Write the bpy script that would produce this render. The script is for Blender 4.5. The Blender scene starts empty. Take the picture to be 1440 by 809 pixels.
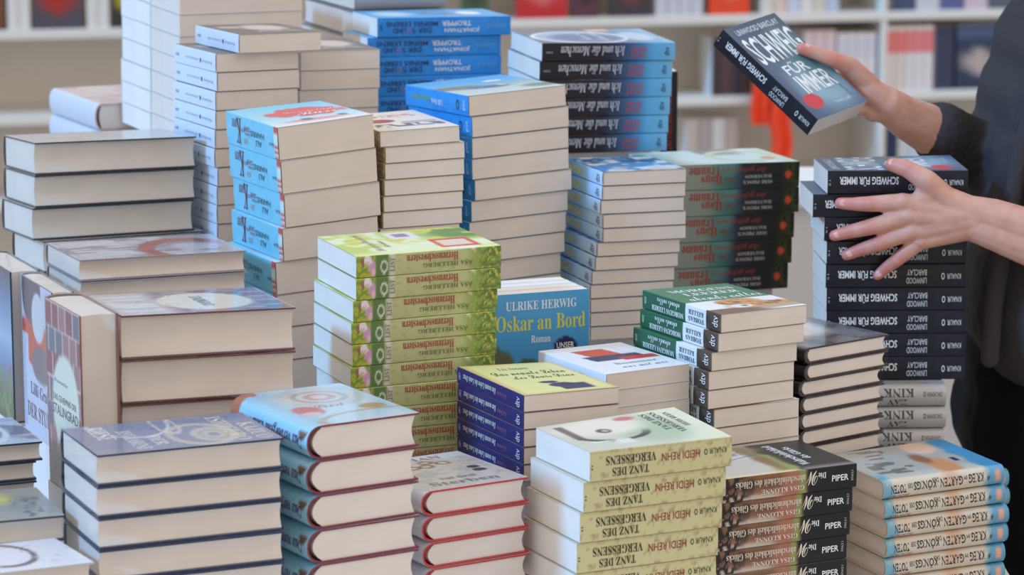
import bpy, bmesh, math, random
import numpy as np
from mathutils import Vector, Matrix, Euler

scene = bpy.context.scene
COL = scene.collection
R = math.radians

# ------------------------------------------------------------------ camera
CAM_H = 1.80
cam_data = bpy.data.cameras.new('camera')
cam = bpy.data.objects.new('camera', cam_data); COL.objects.link(cam)
cam.location = (0, 0, CAM_H)
cam.rotation_euler = (R(90 - 10.38), 0, 0)
cam_data.sensor_width = 36.0
cam_data.lens = 105.375
cam_data.clip_start = 0.05; cam_data.clip_end = 60
cam_data.dof.use_dof = True
cam_data.dof.focus_distance = 3.58
cam_data.dof.aperture_fstop = 7.0
scene.camera = cam

# ------------------------------------------------------------------ world, sun, lamps, exposure
world = bpy.data.worlds.new('hall_light'); scene.world = world
world.use_nodes = True
wn = world.node_tree.nodes; wl = world.node_tree.links
wn.clear()
w_tc = wn.new('ShaderNodeTexCoord'); w_sep = wn.new('ShaderNodeSeparateXYZ')
w_ramp = wn.new('ShaderNodeValToRGB'); w_map = wn.new('ShaderNodeMapRange')
w_bg = wn.new('ShaderNodeBackground'); w_out = wn.new('ShaderNodeOutputWorld')
w_map.inputs['From Min'].default_value = -1; w_map.inputs['From Max'].default_value = 1
w_ramp.color_ramp.elements[0].color = (.40, .345, .30, 1)
w_ramp.color_ramp.elements[1].color = (1.20, 1.19, 1.20, 1)
e = w_ramp.color_ramp.elements.new(.5); e.color = (.77, .70, .635, 1)
wl.new(w_tc.outputs['Generated'], w_sep.inputs[0]); wl.new(w_sep.outputs['Z'], w_map.inputs['Value'])
wl.new(w_map.outputs[0], w_ramp.inputs[0]); w_mx = wn.new('ShaderNodeMapRange'); w_mul = wn.new('ShaderNodeVectorMath'); w_mul.operation = 'SCALE'
w_mx.inputs['From Min'].default_value = -1; w_mx.inputs['From Max'].default_value = 1
w_mx.inputs['To Min'].default_value = .72; w_mx.inputs['To Max'].default_value = 1.12
wl.new(w_sep.outputs['X'], w_mx.inputs['Value']); wl.new(w_ramp.outputs[0], w_mul.inputs[0]); wl.new(w_mx.outputs[0], w_mul.inputs['Scale'])
wl.new(w_mul.outputs[0], w_bg.inputs['Color'])
w_bg.inputs['Strength'].default_value = 1.0
wl.new(w_bg.outputs[0], w_out.inputs['Surface'])

sun_data = bpy.data.lights.new('window_daylight', 'SUN')
sun_data.energy = 2.7; sun_data.color = (.15, .50, 1.0); sun_data.angle = R(7)
sun = bpy.data.objects.new('window_daylight', sun_data); COL.objects.link(sun)
to_light = Vector((-.80, -.40, .50)).normalized()
sun.rotation_euler = to_light.to_track_quat('Z', 'Y').to_euler()

scene.view_settings.view_transform = 'Standard'
scene.view_settings.look = 'None'
scene.view_settings.exposure = 0.0
scene.view_settings.gamma = 1.0
scene.view_settings.use_curve_mapping = False

rng = random.Random(7)

# ------------------------------------------------------------------ helpers
def lin(c):
    c = np.asarray(c, float) / 255.0
    return np.where(c <= .04045, c / 12.92, ((c + .055) / 1.055) ** 2.4)

def tag(o, label=None, cat=None, group=None, kind=None):
    if label: o['label'] = label
    if cat: o['category'] = cat
    if group: o['group'] = group
    if kind: o['kind'] = kind
    return o

def empty(name, loc=(0, 0, 0), rot=(0, 0, 0)):
    o = bpy.data.objects.new(name, None); COL.objects.link(o)
    o.empty_display_size = .02
    o.location = loc; o.rotation_euler = rot
    return o

def link(name, mesh, parent=None):
    o = bpy.data.objects.new(name, mesh); COL.objects.link(o)
    if parent: o.parent = parent
    return o

class MB:
    """collects grids, boxes and lettering; one mesh with a colour attribute"""
    def __init__(s): s.v = []; s.f = []; s.c = []; s.m = []; s.sm = []; s.n = 0
    def add(s, V, F, C=(255, 255, 255), mat=0, smooth=False):
        V = np.asarray(V, float).reshape(-1, 3)
        C = np.asarray(C, float)
        if C.ndim == 1: C = np.tile(C, (len(V), 1))
        s.v.append(V); s.c.append(C.reshape(-1, 3))
        for f in F:
            s.f.append(tuple(i + s.n for i in f)); s.m.append(mat); s.sm.append(smooth)
        s.n += len(V)
    def grid(s, P, C=(255, 255, 255), mat=0, smooth=False, flip=False):
        a, b = P.shape[:2]
        F = []
        for i in range(a - 1):
            for j in range(b - 1):
                q = (i * b + j, (i + 1) * b + j, (i + 1) * b + j + 1, i * b + j + 1)
                F.append(q[::-1] if flip else q)
        C = np.asarray(C, float)
        s.add(P.reshape(-1, 3), F, C if C.ndim == 1 else C.reshape(-1, 3), mat, smooth)
    def box(s, a, b, C=(255, 255, 255), mat=0):
        (x0, y0, z0), (x1, y1, z1) = a, b
        V = [(x0,y0,z0),(x1,y0,z0),(x1,y1,z0),(x0,y1,z0),(x0,y0,z1),(x1,y0,z1),(x1,y1,z1),(x0,y1,z1)]
        s.add(V, [(3,2,1,0),(4,5,6,7),(0,1,5,4),(1,2,6,5),(2,3,7,6),(3,0,4,7)], C, mat)
    def mesh(s, name, mats, fn=None):
        V = np.concatenate(s.v); C = np.concatenate(s.c)
        if fn is not None: V = fn(V)
        me = bpy.data.meshes.new(name)
        me.from_pydata(V.tolist(), [], s.f)
        for m in mats: me.materials.append(m)
        me.polygons.foreach_set('material_index', s.m)
        me.polygons.foreach_set('use_smooth', s.sm)
        at = me.color_attributes.new('art', 'FLOAT_COLOR', 'POINT')
        L = np.concatenate([lin(C), np.ones((len(C), 1))], 1).astype(np.float32)
        at.data.foreach_set('color', L.ravel())
        me.update()
        return me
    def build(s, name, mats, parent=None, fn=None):
        return link(name, s.mesh(name, mats if isinstance(mats, list) else [mats], fn), parent)

# ------------------------------------------------------------------ materials
def new_mat(name):
    m = bpy.data.materials.new(name); m.use_nodes = True
    return m, m.node_tree.nodes, m.node_tree.links, m.node_tree.nodes['Principled BSDF']

def plain(name, rgb, rough=.6, spec=.4, noise=.06, scale=40, bump=0.0, metal=0.0, dist=.002):
    m, n, l, b = new_mat(name)
    c = lin(rgb)
    tc = n.new('ShaderNodeTexCoord'); nz = n.new('ShaderNodeTexNoise'); mx = n.new('ShaderNodeMix'); mx.data_type = 'RGBA'
    nz.inputs['Scale'].default_value = scale; nz.inputs['Detail'].default_value = 4
    l.new(tc.outputs['Object'], nz.inputs['Vector'])
    mx.inputs[6].default_value = (*(c * (1 - noise)), 1); mx.inputs[7].default_value = (*np.minimum(1, c * (1 + noise)), 1)
    l.new(nz.outputs['Fac'], mx.inputs[0]); l.new(mx.outputs[2], b.inputs['Base Color'])
    b.inputs['Roughness'].default_value = rough; b.inputs['Specular IOR Level'].default_value = spec; b.inputs['Metallic'].default_value = metal
    if bump:
        bp = n.new('ShaderNodeBump'); bp.inputs['Strength'].default_value = bump; bp.inputs['Distance'].default_value = dist
        l.new(nz.outputs['Fac'], bp.inputs['Height']); l.new(bp.outputs[0], b.inputs['Normal'])
    return m

def printed(name, rough, coat):
    """printed card: the artwork lies in the mesh colour attribute"""
    m, n, l, b = new_mat(name)
    at = n.new('ShaderNodeAttribute'); at.attribute_name = 'art'
    tc = n.new('ShaderNodeTexCoord'); nz = n.new('ShaderNodeTexNoise'); nz.inputs['Scale'].default_value = 60
    mr = n.new('ShaderNodeMapRange'); mr.inputs['To Min'].default_value = rough - .06; mr.inputs['To Max'].default_value = rough + .08
    l.new(tc.outputs['Object'], nz.inputs['Vector']); l.new(nz.outputs['Fac'], mr.inputs['Value'])
    l.new(mr.outputs[0], b.inputs['Roughness'])
    l.new(at.outputs['Color'], b.inputs['Base Color'])
    b.inputs['Specular IOR Level'].default_value = .32
    b.inputs['Coat Weight'].default_value = coat; b.inputs['Coat Roughness'].default_value = .16
    return m

CARD = printed('printed_card', .40, .12)
GLOSS = printed('glossy_jacket', .28, .3)

def paper(name, rgb):
    m, n, l, b = new_mat(name)
    c = lin(rgb)
    tc = n.new('ShaderNodeTexCoord'); mp = n.new('ShaderNodeMapping'); nz = n.new('ShaderNodeTexNoise'); nb = n.new('ShaderNodeTexNoise')
    mp.inputs['Scale'].default_value = (6, 6, 1600)
    nz.inputs['Scale'].default_value = 1.0; nz.inputs['Detail'].default_value = 3
    nb.inputs['Scale'].default_value = 22
    l.new(tc.outputs['Object'], mp.inputs[0]); l.new(mp.outputs[0], nz.inputs['Vector']); l.new(tc.outputs['Object'], nb.inputs['Vector'])
    ad = n.new('ShaderNodeMath'); ad.operation = 'ADD'
    l.new(nz.outputs['Fac'], ad.inputs[0]); l.new(nb.outputs['Fac'], ad.inputs[1])
    mr = n.new('ShaderNodeMapRange'); mr.inputs['From Min'].default_value = .6; mr.inputs['From Max'].default_value = 1.4
    mr.inputs['To Min'].default_value = 0.0; mr.inputs['To Max'].default_value = 1.0
    l.new(ad.outputs[0], mr.inputs['Value'])
    mx = n.new('ShaderNodeMix'); mx.data_type = 'RGBA'
    mx.inputs[6].default_value = (*(c * .93), 1); mx.inputs[7].default_value = (*np.minimum(c * 1.05, 1), 1)
    l.new(mr.outputs[0], mx.inputs[0]); l.new(mx.outputs[2], b.inputs['Base Color'])
    bp = n.new('ShaderNodeBump'); bp.inputs['Strength'].default_value = .25; bp.inputs['Distance'].default_value = .0005
    l.new(nz.outputs['Fac'], bp.inputs['Height']); l.new(bp.outputs[0], b.inputs['Normal'])
    b.inputs['Roughness'].default_value = .85; b.inputs['Specular IOR Level'].default_value = .15
    return m

PAPER = {'cream': paper('cream_paper', (228, 216, 205)), 'warm': paper('warm_paper', (225, 212, 200)), 'white': paper('white_paper', (236, 230, 222)),
         'grey': paper('grey_paper', (222, 213, 203))}

def film():
    m, n, l, b = new_mat('shrink_film')
    n.remove(b)
    out = [x for x in n if x.type == 'OUTPUT_MATERIAL'][0]
    tr = n.new('ShaderNodeBsdfTransparent'); gl = n.new('ShaderNodeBsdfGlossy'); mix = n.new('ShaderNodeMixShader')
    gl.inputs['Roughness'].default_value = .09
    fr = n.new('ShaderNodeFresnel'); fr.inputs['IOR'].default_value = 1.20
    tc = n.new('ShaderNodeTexCoord'); nz = n.new('ShaderNodeTexNoise'); nz.inputs['Scale'].default_value = 26; nz.inputs['Detail'].default_value = 3; nz.inputs['Distortion'].default_value = 1.2
    bp = n.new('ShaderNodeBump'); bp.inputs['Strength'].default_value = .30; bp.inputs['Distance'].default_value = .0016
    l.new(tc.outputs['Object'], nz.inputs['Vector']); l.new(nz.outputs['Fac'], bp.inputs['Height'])
    l.new(bp.outputs[0], gl.inputs['Normal'])
    ge = n.new('ShaderNodeNewGeometry'); fm = n.new('ShaderNodeMix'); fm.data_type = 'FLOAT'
    l.new(ge.outputs['Backfacing'], fm.inputs[0]); l.new(fr.outputs[0], fm.inputs[2]); fm.inputs[3].default_value = .0
    l.new(fm.outputs[0], mix.inputs[0]); l.new(tr.outputs[0], mix.inputs[1]); l.new(gl.outputs[0], mix.inputs[2])
    l.new(mix.outputs[0], out.inputs['Surface'])
    return m
FILM = film()

# ------------------------------------------------------------------ lettering
_gl = {}
ITAL = {'h': 0x210E}
def mathmap(s, up, lo):
    o = ''
    for ch in s:
        if up == 0x1D434 and ch == 'h': o += chr(0x210E)
        elif 'A' <= ch <= 'Z': o += chr(up + ord(ch) - 65)
        elif 'a' <= ch <= 'z': o += chr(lo + ord(ch) - 97)
        else: o += ch
    return o
FONTS = {'serif': (0x1D400, 0x1D41A), 'italic': (0x1D434, 0x1D44E), 'bolditalic': (0x1D468, 0x1D482), 'script': (0x1D4D0, 0x1D4EA)}
BASE = {'ä': 'a', 'ö': 'o', 'ü': 'u', 'Ä': 'A', 'Ö': 'O', 'Ü': 'U', 'É': 'E', 'é': 'e'}
def raw_text(s, off=0.0):
    c = bpy.data.curves.new('lettering', 'FONT'); c.body = s; c.resolution_u = 2; c.fill_mode = 'BOTH'; c.offset = off
    o = bpy.data.objects.new('lettering', c); COL.objects.link(o)
    dg = bpy.context.evaluated_depsgraph_get(); ev = o.evaluated_get(dg); me = ev.to_mesh()
    V = np.array([v.co[:2] for v in me.vertices]); F = [tuple(p.vertices) for p in me.polygons]
    ev.to_mesh_clear(); bpy.data.objects.remove(o); bpy.data.curves.remove(c)
    return V, F
def glyphs(s, font='sans'):
    k = (s, font)
    if k in _gl: return _gl[k]
    if font == 'sans': V, F = raw_text(s)
    elif font == 'bold': V, F = raw_text(s, .014)
    else:
        b = ''.join(BASE.get(c, c) for c in s)
        V, F = raw_text(mathmap(b, *FONTS[font]))
        for i, c in enumerate(s):
            if c in BASE and c not in 'Éé':
                x1 = raw_text(mathmap(b[:i + 1], *FONTS[font]))[0][:, 0].max()
                lv = raw_text(mathmap(b[i], *FONTS[font]))[0]
                wd = lv[:, 0].max() - lv[:, 0].min(); top = lv[:, 1].max()
                for cx in (x1 - wd * .72, x1 - wd * .28):
                    n0 = len(V); r = .055
                    V = np.concatenate([V, np.array([[cx - r, top + .06], [cx + r, top + .06], [cx + r, top + .17], [cx - r, top + .17]])])
                    F = F + [(n0, n0 + 1, n0 + 2, n0 + 3)]
    lo = V.min(0); hi = V.max(0)
    V = (V - lo) / np.maximum(hi - lo, 1e-6)
    _gl[k] = (V, F)
    return _gl[k]

# ------------------------------------------------------------------ artwork functions (colour of a printed sheet at u, v)
def vnoise(u, v, s, seed=0):
    r = np.random.RandomState(seed); T = r.rand(64, 64)
    x = u * s; y = v * s; i = np.floor(x).astype(int); j = np.floor(y).astype(int); a = x - i; b = y - j
    a = a * a * (3 - 2 * a); b = b * b * (3 - 2 * b)
    g = lambda p, q: T[p % 64, q % 64]
    return (g(i, j) * (1 - a) + g(i + 1, j) * a) * (1 - b) + (g(i, j + 1) * (1 - a) + g(i + 1, j + 1) * a) * b
def fbm(u, v, s, seed=0): return .55 * vnoise(u, v, s, seed) + .3 * vnoise(u, v, s * 2.1, seed + 1) + .15 * vnoise(u, v, s * 4.3, seed + 2)
def sst(a, b, x):
    t = np.clip((x - a) / (b - a), 0, 1); return t * t * (3 - 2 * t)
def K(c, u): return np.broadcast_to(np.asarray(c, float), u.shape + (3,)).copy()
def lay(col, c, m): m = np.clip(m, 0, 1)[..., None]; return col * (1 - m) + np.asarray(c, float) * m
def ell(u, v, cu, cv, ru, rv, s=.08):
    d = np.sqrt(((u - cu) / ru) ** 2 + ((v - cv) / rv) ** 2); return 1 - sst(1 - s, 1 + s, d)
def ring(u, v, cu, cv, ru, rv, w=.1):
    d = np.sqrt(((u - cu) / ru) ** 2 + ((v - cv) / rv) ** 2); return 1 - sst(w * .5, w, np.abs(d - 1))
def rect(u, v, u0, u1, v0, v1, s=.012): return sst(u0 - s, u0 + s, u) * (1 - sst(u1 - s, u1 + s, u)) * sst(v0 - s, v0 + s, v) * (1 - sst(v1 - s, v1 + s, v))
def ramp(u, stops):
    xs = [s[0] for s in stops]; return np.stack([np.interp(u, xs, [s[1][k] for s in stops]) for k in range(3)], -1)
def flat(c): return lambda u, v: K(c, u)

def top_A(u, v):
    c = K((226, 216, 206), u); c = lay(c, (205, 190, 180), fbm(u, v, 6, 1) * 1.2 - .3); c = lay(c, (225, 205, 90), rect(u, v, .62, .85, .55, .68)); return lay(c, (180, 200, 215), sst(.3, .1, u))
def top_B(u, v):
    c = K((210, 204, 208), u); c = lay(c, (156, 146, 154), sst(.42, .6, fbm(u, v, 5, 4))); c = lay(c, (172, 66, 62), ring(u, v, .25, .75, .28, .5, .22)); c = lay(c, (225, 222, 224), rect(u, v, .62, .95, .1, .9) * sst(.35, .6, vnoise(u * .3, v, 26, 3)))
    return lay(c, (205, 214, 225), sst(.14, .0, u))
def bricks(u, v):
    r = np.floor(u * 7); x = v * 5 + .5 * (r % 2); i = np.floor(x); fx = x - i; fy = u * 7 - r
    h = np.sin(r * 12.9 + i * 78.2) * 43758.5; h = h - np.floor(h)
    c = np.where((h < .4)[..., None], np.array((140, 74, 84.)), np.where((h < .7)[..., None], np.array((160, 112, 116.)), np.array((100, 104, 118.))))
    return lay(c, (212, 190, 186), np.maximum(1 - sst(.03, .09, np.minimum(fx, 1 - fx)), 1 - sst(.0, .08, fy)))
def top_C(u, v):
    c = bricks(u, v); c = lay(c, (204, 192, 190), sst(.6, .72, u)); c = lay(c, (232, 228, 226), rect(u, v, .72, .97, .15, .85) * sst(.4, .6, vnoise(u * .2, v, 24, 5)))
    c = lay(c, (240, 232, 208), ell(u, v, .42, .52, .27, .38)); return c
def top_D3(u, v):
    c = bricks(u * 1.05, v); c = lay(c, (112, 104, 100), sst(.76, .84, u)); c = lay(c, (70, 66, 66), sst(.86, .9, u) * (fbm(u, v, 9, 3) > .45))
    return lay(c, (228, 232, 212), ell(u, v, .53, .56, .27, .38))
def top_D2(u, v):
    c = K((200, 208, 228), u); c = lay(c, (84, 74, 92), ell(u, v, .06, .35, .26, .3)); c = lay(c, (208, 78, 58), ell(u, v, .36, .5, .2, .55) * sst(.24, .3, u)); c = lay(c, (206, 212, 222), ell(u, v, .22, .55, .16, .2))
    c = lay(c, (110, 104, 112), ell(u, v, .52, .62, .12, .3)); c = lay(c, (196, 208, 234), sst(.6, .68, u)); return lay(c, (205, 212, 232), rect(u, v, .36, 1, -1, .22))
def top_D1(u, v):
    c = ramp(u, [(0, (70, 78, 104)), (.2, (92, 130, 172)), (.45, (150, 190, 222)), (.62, (96, 140, 190)), (.75, (90, 122, 110)), (.85, (66, 96, 62)), (1, (58, 74, 50))])
    c = lay(c, (92, 136, 84), sst(.55, .7, fbm(u, v, 10, 5)) * sst(.6, .7, u)); return lay(c, (176, 70, 120), sst(.68, .74, fbm(u, v, 14, 8)) * rect(u, v, .62, .8, .2, 1))
def top_E(u, v):
    c = K((112, 132, 172), u); c = lay(c, (140, 144, 164), sst(.4, .7, fbm(u, v, 4, 7)) * .5 + sst(.55, .85, u) * .4)
    for (a, b, w, cu, cv) in ((.17, .34, .16, .36, .62), (.1, .2, .3, .3, .66), (.05, .1, .5, .3, .66)): c = lay(c, (206, 200, 186), ring(u, v, cu, cv, a, b, w) * .8)
    c = lay(c, (214, 214, 220), ring(u, v, .66, .0, .22, .55, .05)); return lay(c, (214, 210, 200), ring(u, v, .48, .22, .06, .3, .16) * .8)
def spine_G(u, v):
    c = K((150, 203, 226), u); c = lay(c, (176, 110, 84), ell(u, v, .04, .6, .07, .5)); return lay(c, (118, 84, 66), ell(u, v, .93, .72, .05, .12))
def top_G(u, v):
    c = K((196, 219, 228), u); c = lay(c, (160, 205, 226), sst(.35, .0, v) + .7 * sst(.45, .6, fbm(u, v, 4, 2)))
    for k, cc in ((1.0, (190, 205, 205)), (.8, (214, 204, 196)), (.62, (150, 164, 172)), (.5, (214, 214, 206)), (.36, (196, 150, 146)), (.2, (222, 206, 196))): c = lay(c, cc, ell(u, v, .3, .55, .27 * k, .42 * k, .1))
    c = lay(c, (202, 104, 116), ell(u, v, .62, .2, .12, .14)); c = lay(c, (226, 196, 190), ell(u, v, .7, .17, .05, .09)); c = lay(c, (186, 152, 112), ell(u, v, .67, .8, .07, .13)); c = lay(c, (180, 150, 120), ring(u, v, .95, .7, .2, .6, .1) * .8)
    return lay(c, (188, 110, 84), ell(u, v, .03, .04, .06, .08))
def top_H(u, v):
    c = K((234, 233, 234), u); c = lay(c, (196, 198, 206), sst(.62, .66, fbm(u * 2, v, 13, 3)) * .6)
    for cu, cv in ((.33, .30), (.33, .44), (.28, .64), (.22, .5)): c = lay(c, (150, 92, 92), ring(u, v, cu, cv, .045, .06, .3))
    return lay(c, (70, 70, 76), ell(u, v, .50, .80, .045, .06) + ell(u, v, .60, .80, .045, .07))
def spine_I(u, v):
    c = K((186, 186, 130), u); c = lay(c, (162, 164, 104), sst(.5, .75, fbm(u * 4, v, 6, 3)) * .6); c = lay(c, (142, 158, 78), sst(.74, .84, u)); c = lay(c, (92, 118, 54), sst(.82, .9, u) * sst(.35, .6, fbm(u * 5, v, 8, 9)))
    c = lay(c, (206, 190, 78), (fbm(u * 6, v * 1.2, 9, 5) > .66) * sst(.8, .86, u)); c = lay(c, (216, 204, 168), rect(u, v, .74, .82, .72, 1.2) * (v > 1.7 - (u - .70) * 8)); c = lay(c, (178, 178, 60), 1 - sst(.12, .14, u))
    c = lay(c, (92, 122, 62), rect(u, v, .13, .225, -1, 2)); c = lay(c, (206, 200, 176), rect(u, v, .225, .265, -1, 2)); c = lay(c, (120, 150, 52), (1 - sst(.12, .14, u)) * (fbm(u * 7, v, 8, 4) > .55))
    c = lay(c, (208, 156, 180), ell(u, v, .105, .50, .028, .30)); c = lay(c, (232, 216, 214), ell(u, v, .080, .80, .035, .2) * (fbm(u * 9, v, 9, 8) > .35)); c = lay(c, (226, 186, 200), ell(u, v, .118, .22, .010, .2)); c = lay(c, (150, 96, 88), ell(u, v, .045, .72, .012, .25)); c = lay(c, (206, 208, 186), ring(u, v, .19, .45, .02, .26, .3)); return c
def top_I(u, v):
    c = K((190, 206, 112), u); c = lay(c, (228, 234, 198), sst(.45, .65, fbm(u, v, 4, 11))); c = lay(c, (226, 232, 160), sst(.2, .0, v)); c = lay(c, (96, 140, 70), sst(.55, .8, u) * sst(.4, .6, v)); c = lay(c, (206, 204, 86), sst(.5, .7, fbm(u, v, 7, 31)) * sst(.3, .6, v))
    c = lay(c, (228, 222, 226), rect(u, v, .42, .62, .62, .92)); c = lay(c, (150, 128, 150), rect(u, v, .47, .57, .7, .85)); c = lay(c, (214, 66, 48), rect(u, v, .63, .90, .12, .50)); c = lay(c, (224, 208, 188), rect(u, v, .66, .87, .18, .44)); return lay(c, (240, 236, 230), rect(u, v, .66, .86, .03, .11))
def top_J(u, v):
    c = K((230, 224, 152), u); c = lay(c, (214, 180, 112), np.clip(sst(.1, .0, v) + sst(.94, 1, v) + sst(.06, 0, u) + sst(.94, 1, u), 0, 1)); c = lay(c, (206, 222, 150), sst(.4, .7, fbm(u, v, 3, 2)) * .6)
    c = lay(c, (62, 48, 92), ell(u, v, .77, .58, .075, .14) + rect(u, v, .74, .92, .50, .82) * sst(.2, .5, fbm(u, v, 5, 8) + .3)); return lay(c, (62, 48, 92), ell(u, v, .66, .50, .035, .1))
def spine_J(u, v):
    c = K((46, 43, 104), u); return lay(c, (40, 34, 92), sst(.45, .6, fbm(u * 4, v, 6, 3)) * .5)
def top_K(u, v):
    c = ramp(u, [(0, (82, 164, 216)), (1, (66, 152, 206))]); f = fbm(u * 1.5, v, 9, 4) * .10
    c = lay(c, (104, 104, 82), ell(u + f, v + f, .52, .10, .13, .16, .15)); c = lay(c, (78, 84, 68), ell(u - f, v + f, .55, .1, .08, .12, .4)); c = lay(c, (86, 100, 84), ell(u + f, v, .57, .36, .07, .14, .25)); c = lay(c, (74, 90, 62), sst(.58, .64, u + f))
    return lay(c, (46, 44, 92), ell(u, v, .395, .755, .088, .128, .03))
def top_L(u, v):
    c = K((234, 236, 240), u); c = lay(c, (212, 84, 58), rect(u, v - (u - .3) * .25, .16, .42, .28, .66)); c = lay(c, (228, 226, 224), rect(u, v, .14, .4, .72, .8)); c = lay(c, (52, 58, 92), rect(u, v - (u - .5) * .2, .40, .58, .22, .86)); c = lay(c, (198, 54, 54), rect(u, v, .50, .62, .55, .97)); return c
def spine_M(u, v):
    c = K((206, 197, 146), u); c = lay(c, (150, 132, 92), sst(.58, .72, fbm(u * 5, v, 5, 8)) * .6); return lay(c, (176, 158, 112), sst(.9, 1, v) * .4)
def top_M(u, v):
    c = K((206, 205, 188), u); c = lay(c, (224, 224, 196), sst(.55, .9, u)); c = lay(c, (176, 190, 160), ell(u, v, .62, .5, .24, .4, .4)); c = lay(c, (232, 222, 206), ell(u, v, .34, .72, .3, .26, .3)); c = lay(c, (196, 118, 112), ell(u, v, .58, .88, .07, .06, .3))
    c = lay(c, (92, 84, 78), ell(u, v, .33, .60, .05, .07, .2)); c = lay(c, (176, 180, 176), ell(u, v, .34, .60, .022, .035, .3)); c = lay(c, (70, 58, 56), ring(u, v, .34, .5, .24, .22, .16) * sst(.55, .35, v)); c = lay(c, (84, 72, 66), rect(u, v, .08, .14, .4, .9) * .8)
    return lay(c, (222, 224, 216), rect(u, v, .1, .4, .16, .30) * sst(.3, .5, fbm(u, v, 9, 3)))
def spine_N(u, v):
    c = K((46, 100, 74), u); c = lay(c, (226, 231, 236), sst(.555, .558, u)); c = lay(c, (88, 74, 62), sst(.815, .818, u)); return lay(c, (66, 54, 46), (sst(.815, .818, u) * ((v - .9) < -(u - .815) * 5)))
def top_N(u, v):
    c = K((58, 122, 88), u); c = lay(c, (236, 236, 234), sst(.555, .565, u)); c = lay(c, (118, 88, 72), sst(.83, .85, u) * sst(.8, .4, v)); f = fbm(u, v, 6, 6)
    cat_ = ell(u, v, .66, .52, .12, .24, .2) + ell(u, v, .80, .66, .10, .4, .2); c = lay(c, (208, 150, 92), cat_); c = lay(c, (140, 92, 56), cat_ * (vnoise(u * 2, v, 16, 2) > .58)); c = lay(c, (234, 226, 216), ell(u, v, .80, .42, .06, .13, .2)); c = lay(c, (56, 50, 48), ell(u, v, .80, .46, .022, .035, .3) + ell(u, v, .67, .48, .02, .05, .3))
    return lay(c, (190, 160, 128), rect(u, v, .84, .95, .55, 1.2))
def spine_O(u, v):
    c = ramp(v, [(0, (196, 178, 170)), (.22, (150, 108, 84)), (.6, (110, 74, 52)), (1, (134, 98, 66))]); c = lay(c, (206, 190, 176), sst(.35, .0, v) * sst(.5, .3, u)); c = lay(c, (170, 112, 88), ell(u, v, .52, .4, .09, .8, .5)); c = lay(c, (142, 150, 84), ell(u, v, .595, .5, .026, 2, .6)); c = lay(c, (26, 25, 25), sst(.605, .645, u))
    return lay(c, (34, 32, 30), (fbm(u * 4.5, v, 7, 12) > .43) * sst(.24, .13, u + (vnoise(u * 6, v, 3, 5) - .5) * .1))
def top_O(u, v):
    c = K((38, 37, 38), u); c = lay(c, (150, 158, 96), sst(.62, .55, u + (fbm(u, v, 4, 3) - .5) * .12)); c = lay(c, (204, 210, 212), sst(.5, .38, u + (fbm(u, v, 3, 5) - .5) * .2)); c = lay(c, (146, 128, 96), ell(u, v, .36, .85, .25, .14, .4)); c = lay(c, (128, 98, 76), ell(u, v, .50, .5, .05, .4, .5) * .7)
    c = lay(c, (84, 76, 64), rect(u, v - u * .4, .1, .55, .46, .475)); c = lay(c, (232, 228, 196), sst(.1, .02, v) * sst(.62, .5, u)); return lay(c, (128, 118, 116), sst(.14, .04, v) * sst(.58, .64, u))
def top_P(u, v):
    c = K((136, 134, 140), u); c = lay(c, (84, 82, 86), sst(.45, .65, fbm(u, v, 4, 3)) * .7); return lay(c, (240, 236, 230), ell(u, v, .42, .45, .34, .36, .3) * sst(.25, .5, fbm(u, v, 6, 9) + .2))
def spine_Q(u, v):
    c = K((208, 200, 182), u); c = lay(c, (220, 190, 164), sst(.45, .7, fbm(u * 3, v, 4, 7)) * .45); c = lay(c, (208, 150, 114), ell(u, v, .56, .85, .06, .45, .7) * .6); c = lay(c, (118, 174, 194), sst(.13, .06, u + v * .05 + (fbm(u * 6, v, 5, 2) - .5) * .08)); c = lay(c, (96, 156, 186), sst(.83, .88, u + (fbm(u * 6, v, 5, 4) - .5) * .05)); c = lay(c, (226, 160, 138), rect(u, v, .92, .965, .25, .85)); return lay(c, (70, 66, 66), ell(u, v, .865, .45, .01, .12))
def top_Q(u, v):
    c = K((180, 178, 170), u); c = lay(c, (206, 204, 190), sst(.3, .0, v)); c = lay(c, (70, 70, 68), rect(u, v, .08, .42, .15, .95) * (vnoise(u * .4, v, 18, 3) > .55) * .55); c = lay(c, (214, 150, 104), ell(u, v, .62, .22, .1, .3, .3)); c = lay(c, (232, 196, 168), ell(u, v, .70, .82, .12, .2, .2)); c = lay(c, (150, 104, 74), ell(u, v, .56, .5, .06, .16, .4)); c = lay(c, (76, 150, 192), sst(.82, .88, u + (fbm(u, v, 5, 3) - .5) * .1)); c = lay(c, (112, 176, 200), sst(.12, .04, u) * sst(.3, .1, v))
    return lay(c, (40, 42, 48), rect(u, v, .76, .8, .3, .42))
def spine_S(u, v): return lay(K((16, 19, 30), u), (24, 28, 42), sst(.4, .7, fbm(u * 5, v, 5, 2)))
def top_S(u, v):
    c = ramp(u, [(0, (62, 78, 104)), (.5, (78, 98, 124)), (1, (72, 96, 126))]); c = lay(c, (142, 178, 196), ell(u, v, .72, .62, .24, .42, .6)); c = lay(c, (90, 130, 140), ell(u, v, .42, .72, .3, .2, .6)); c = lay(c, (66, 98, 108), rect(u, v - u * .2, .5, .9, .68, .70, .02)); c = lay(c, (70, 88, 116), sst(.18, .02, v))
    return lay(c, (206, 56, 70), ell(u, v, .84, .22, .075, .15, .05))
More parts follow.
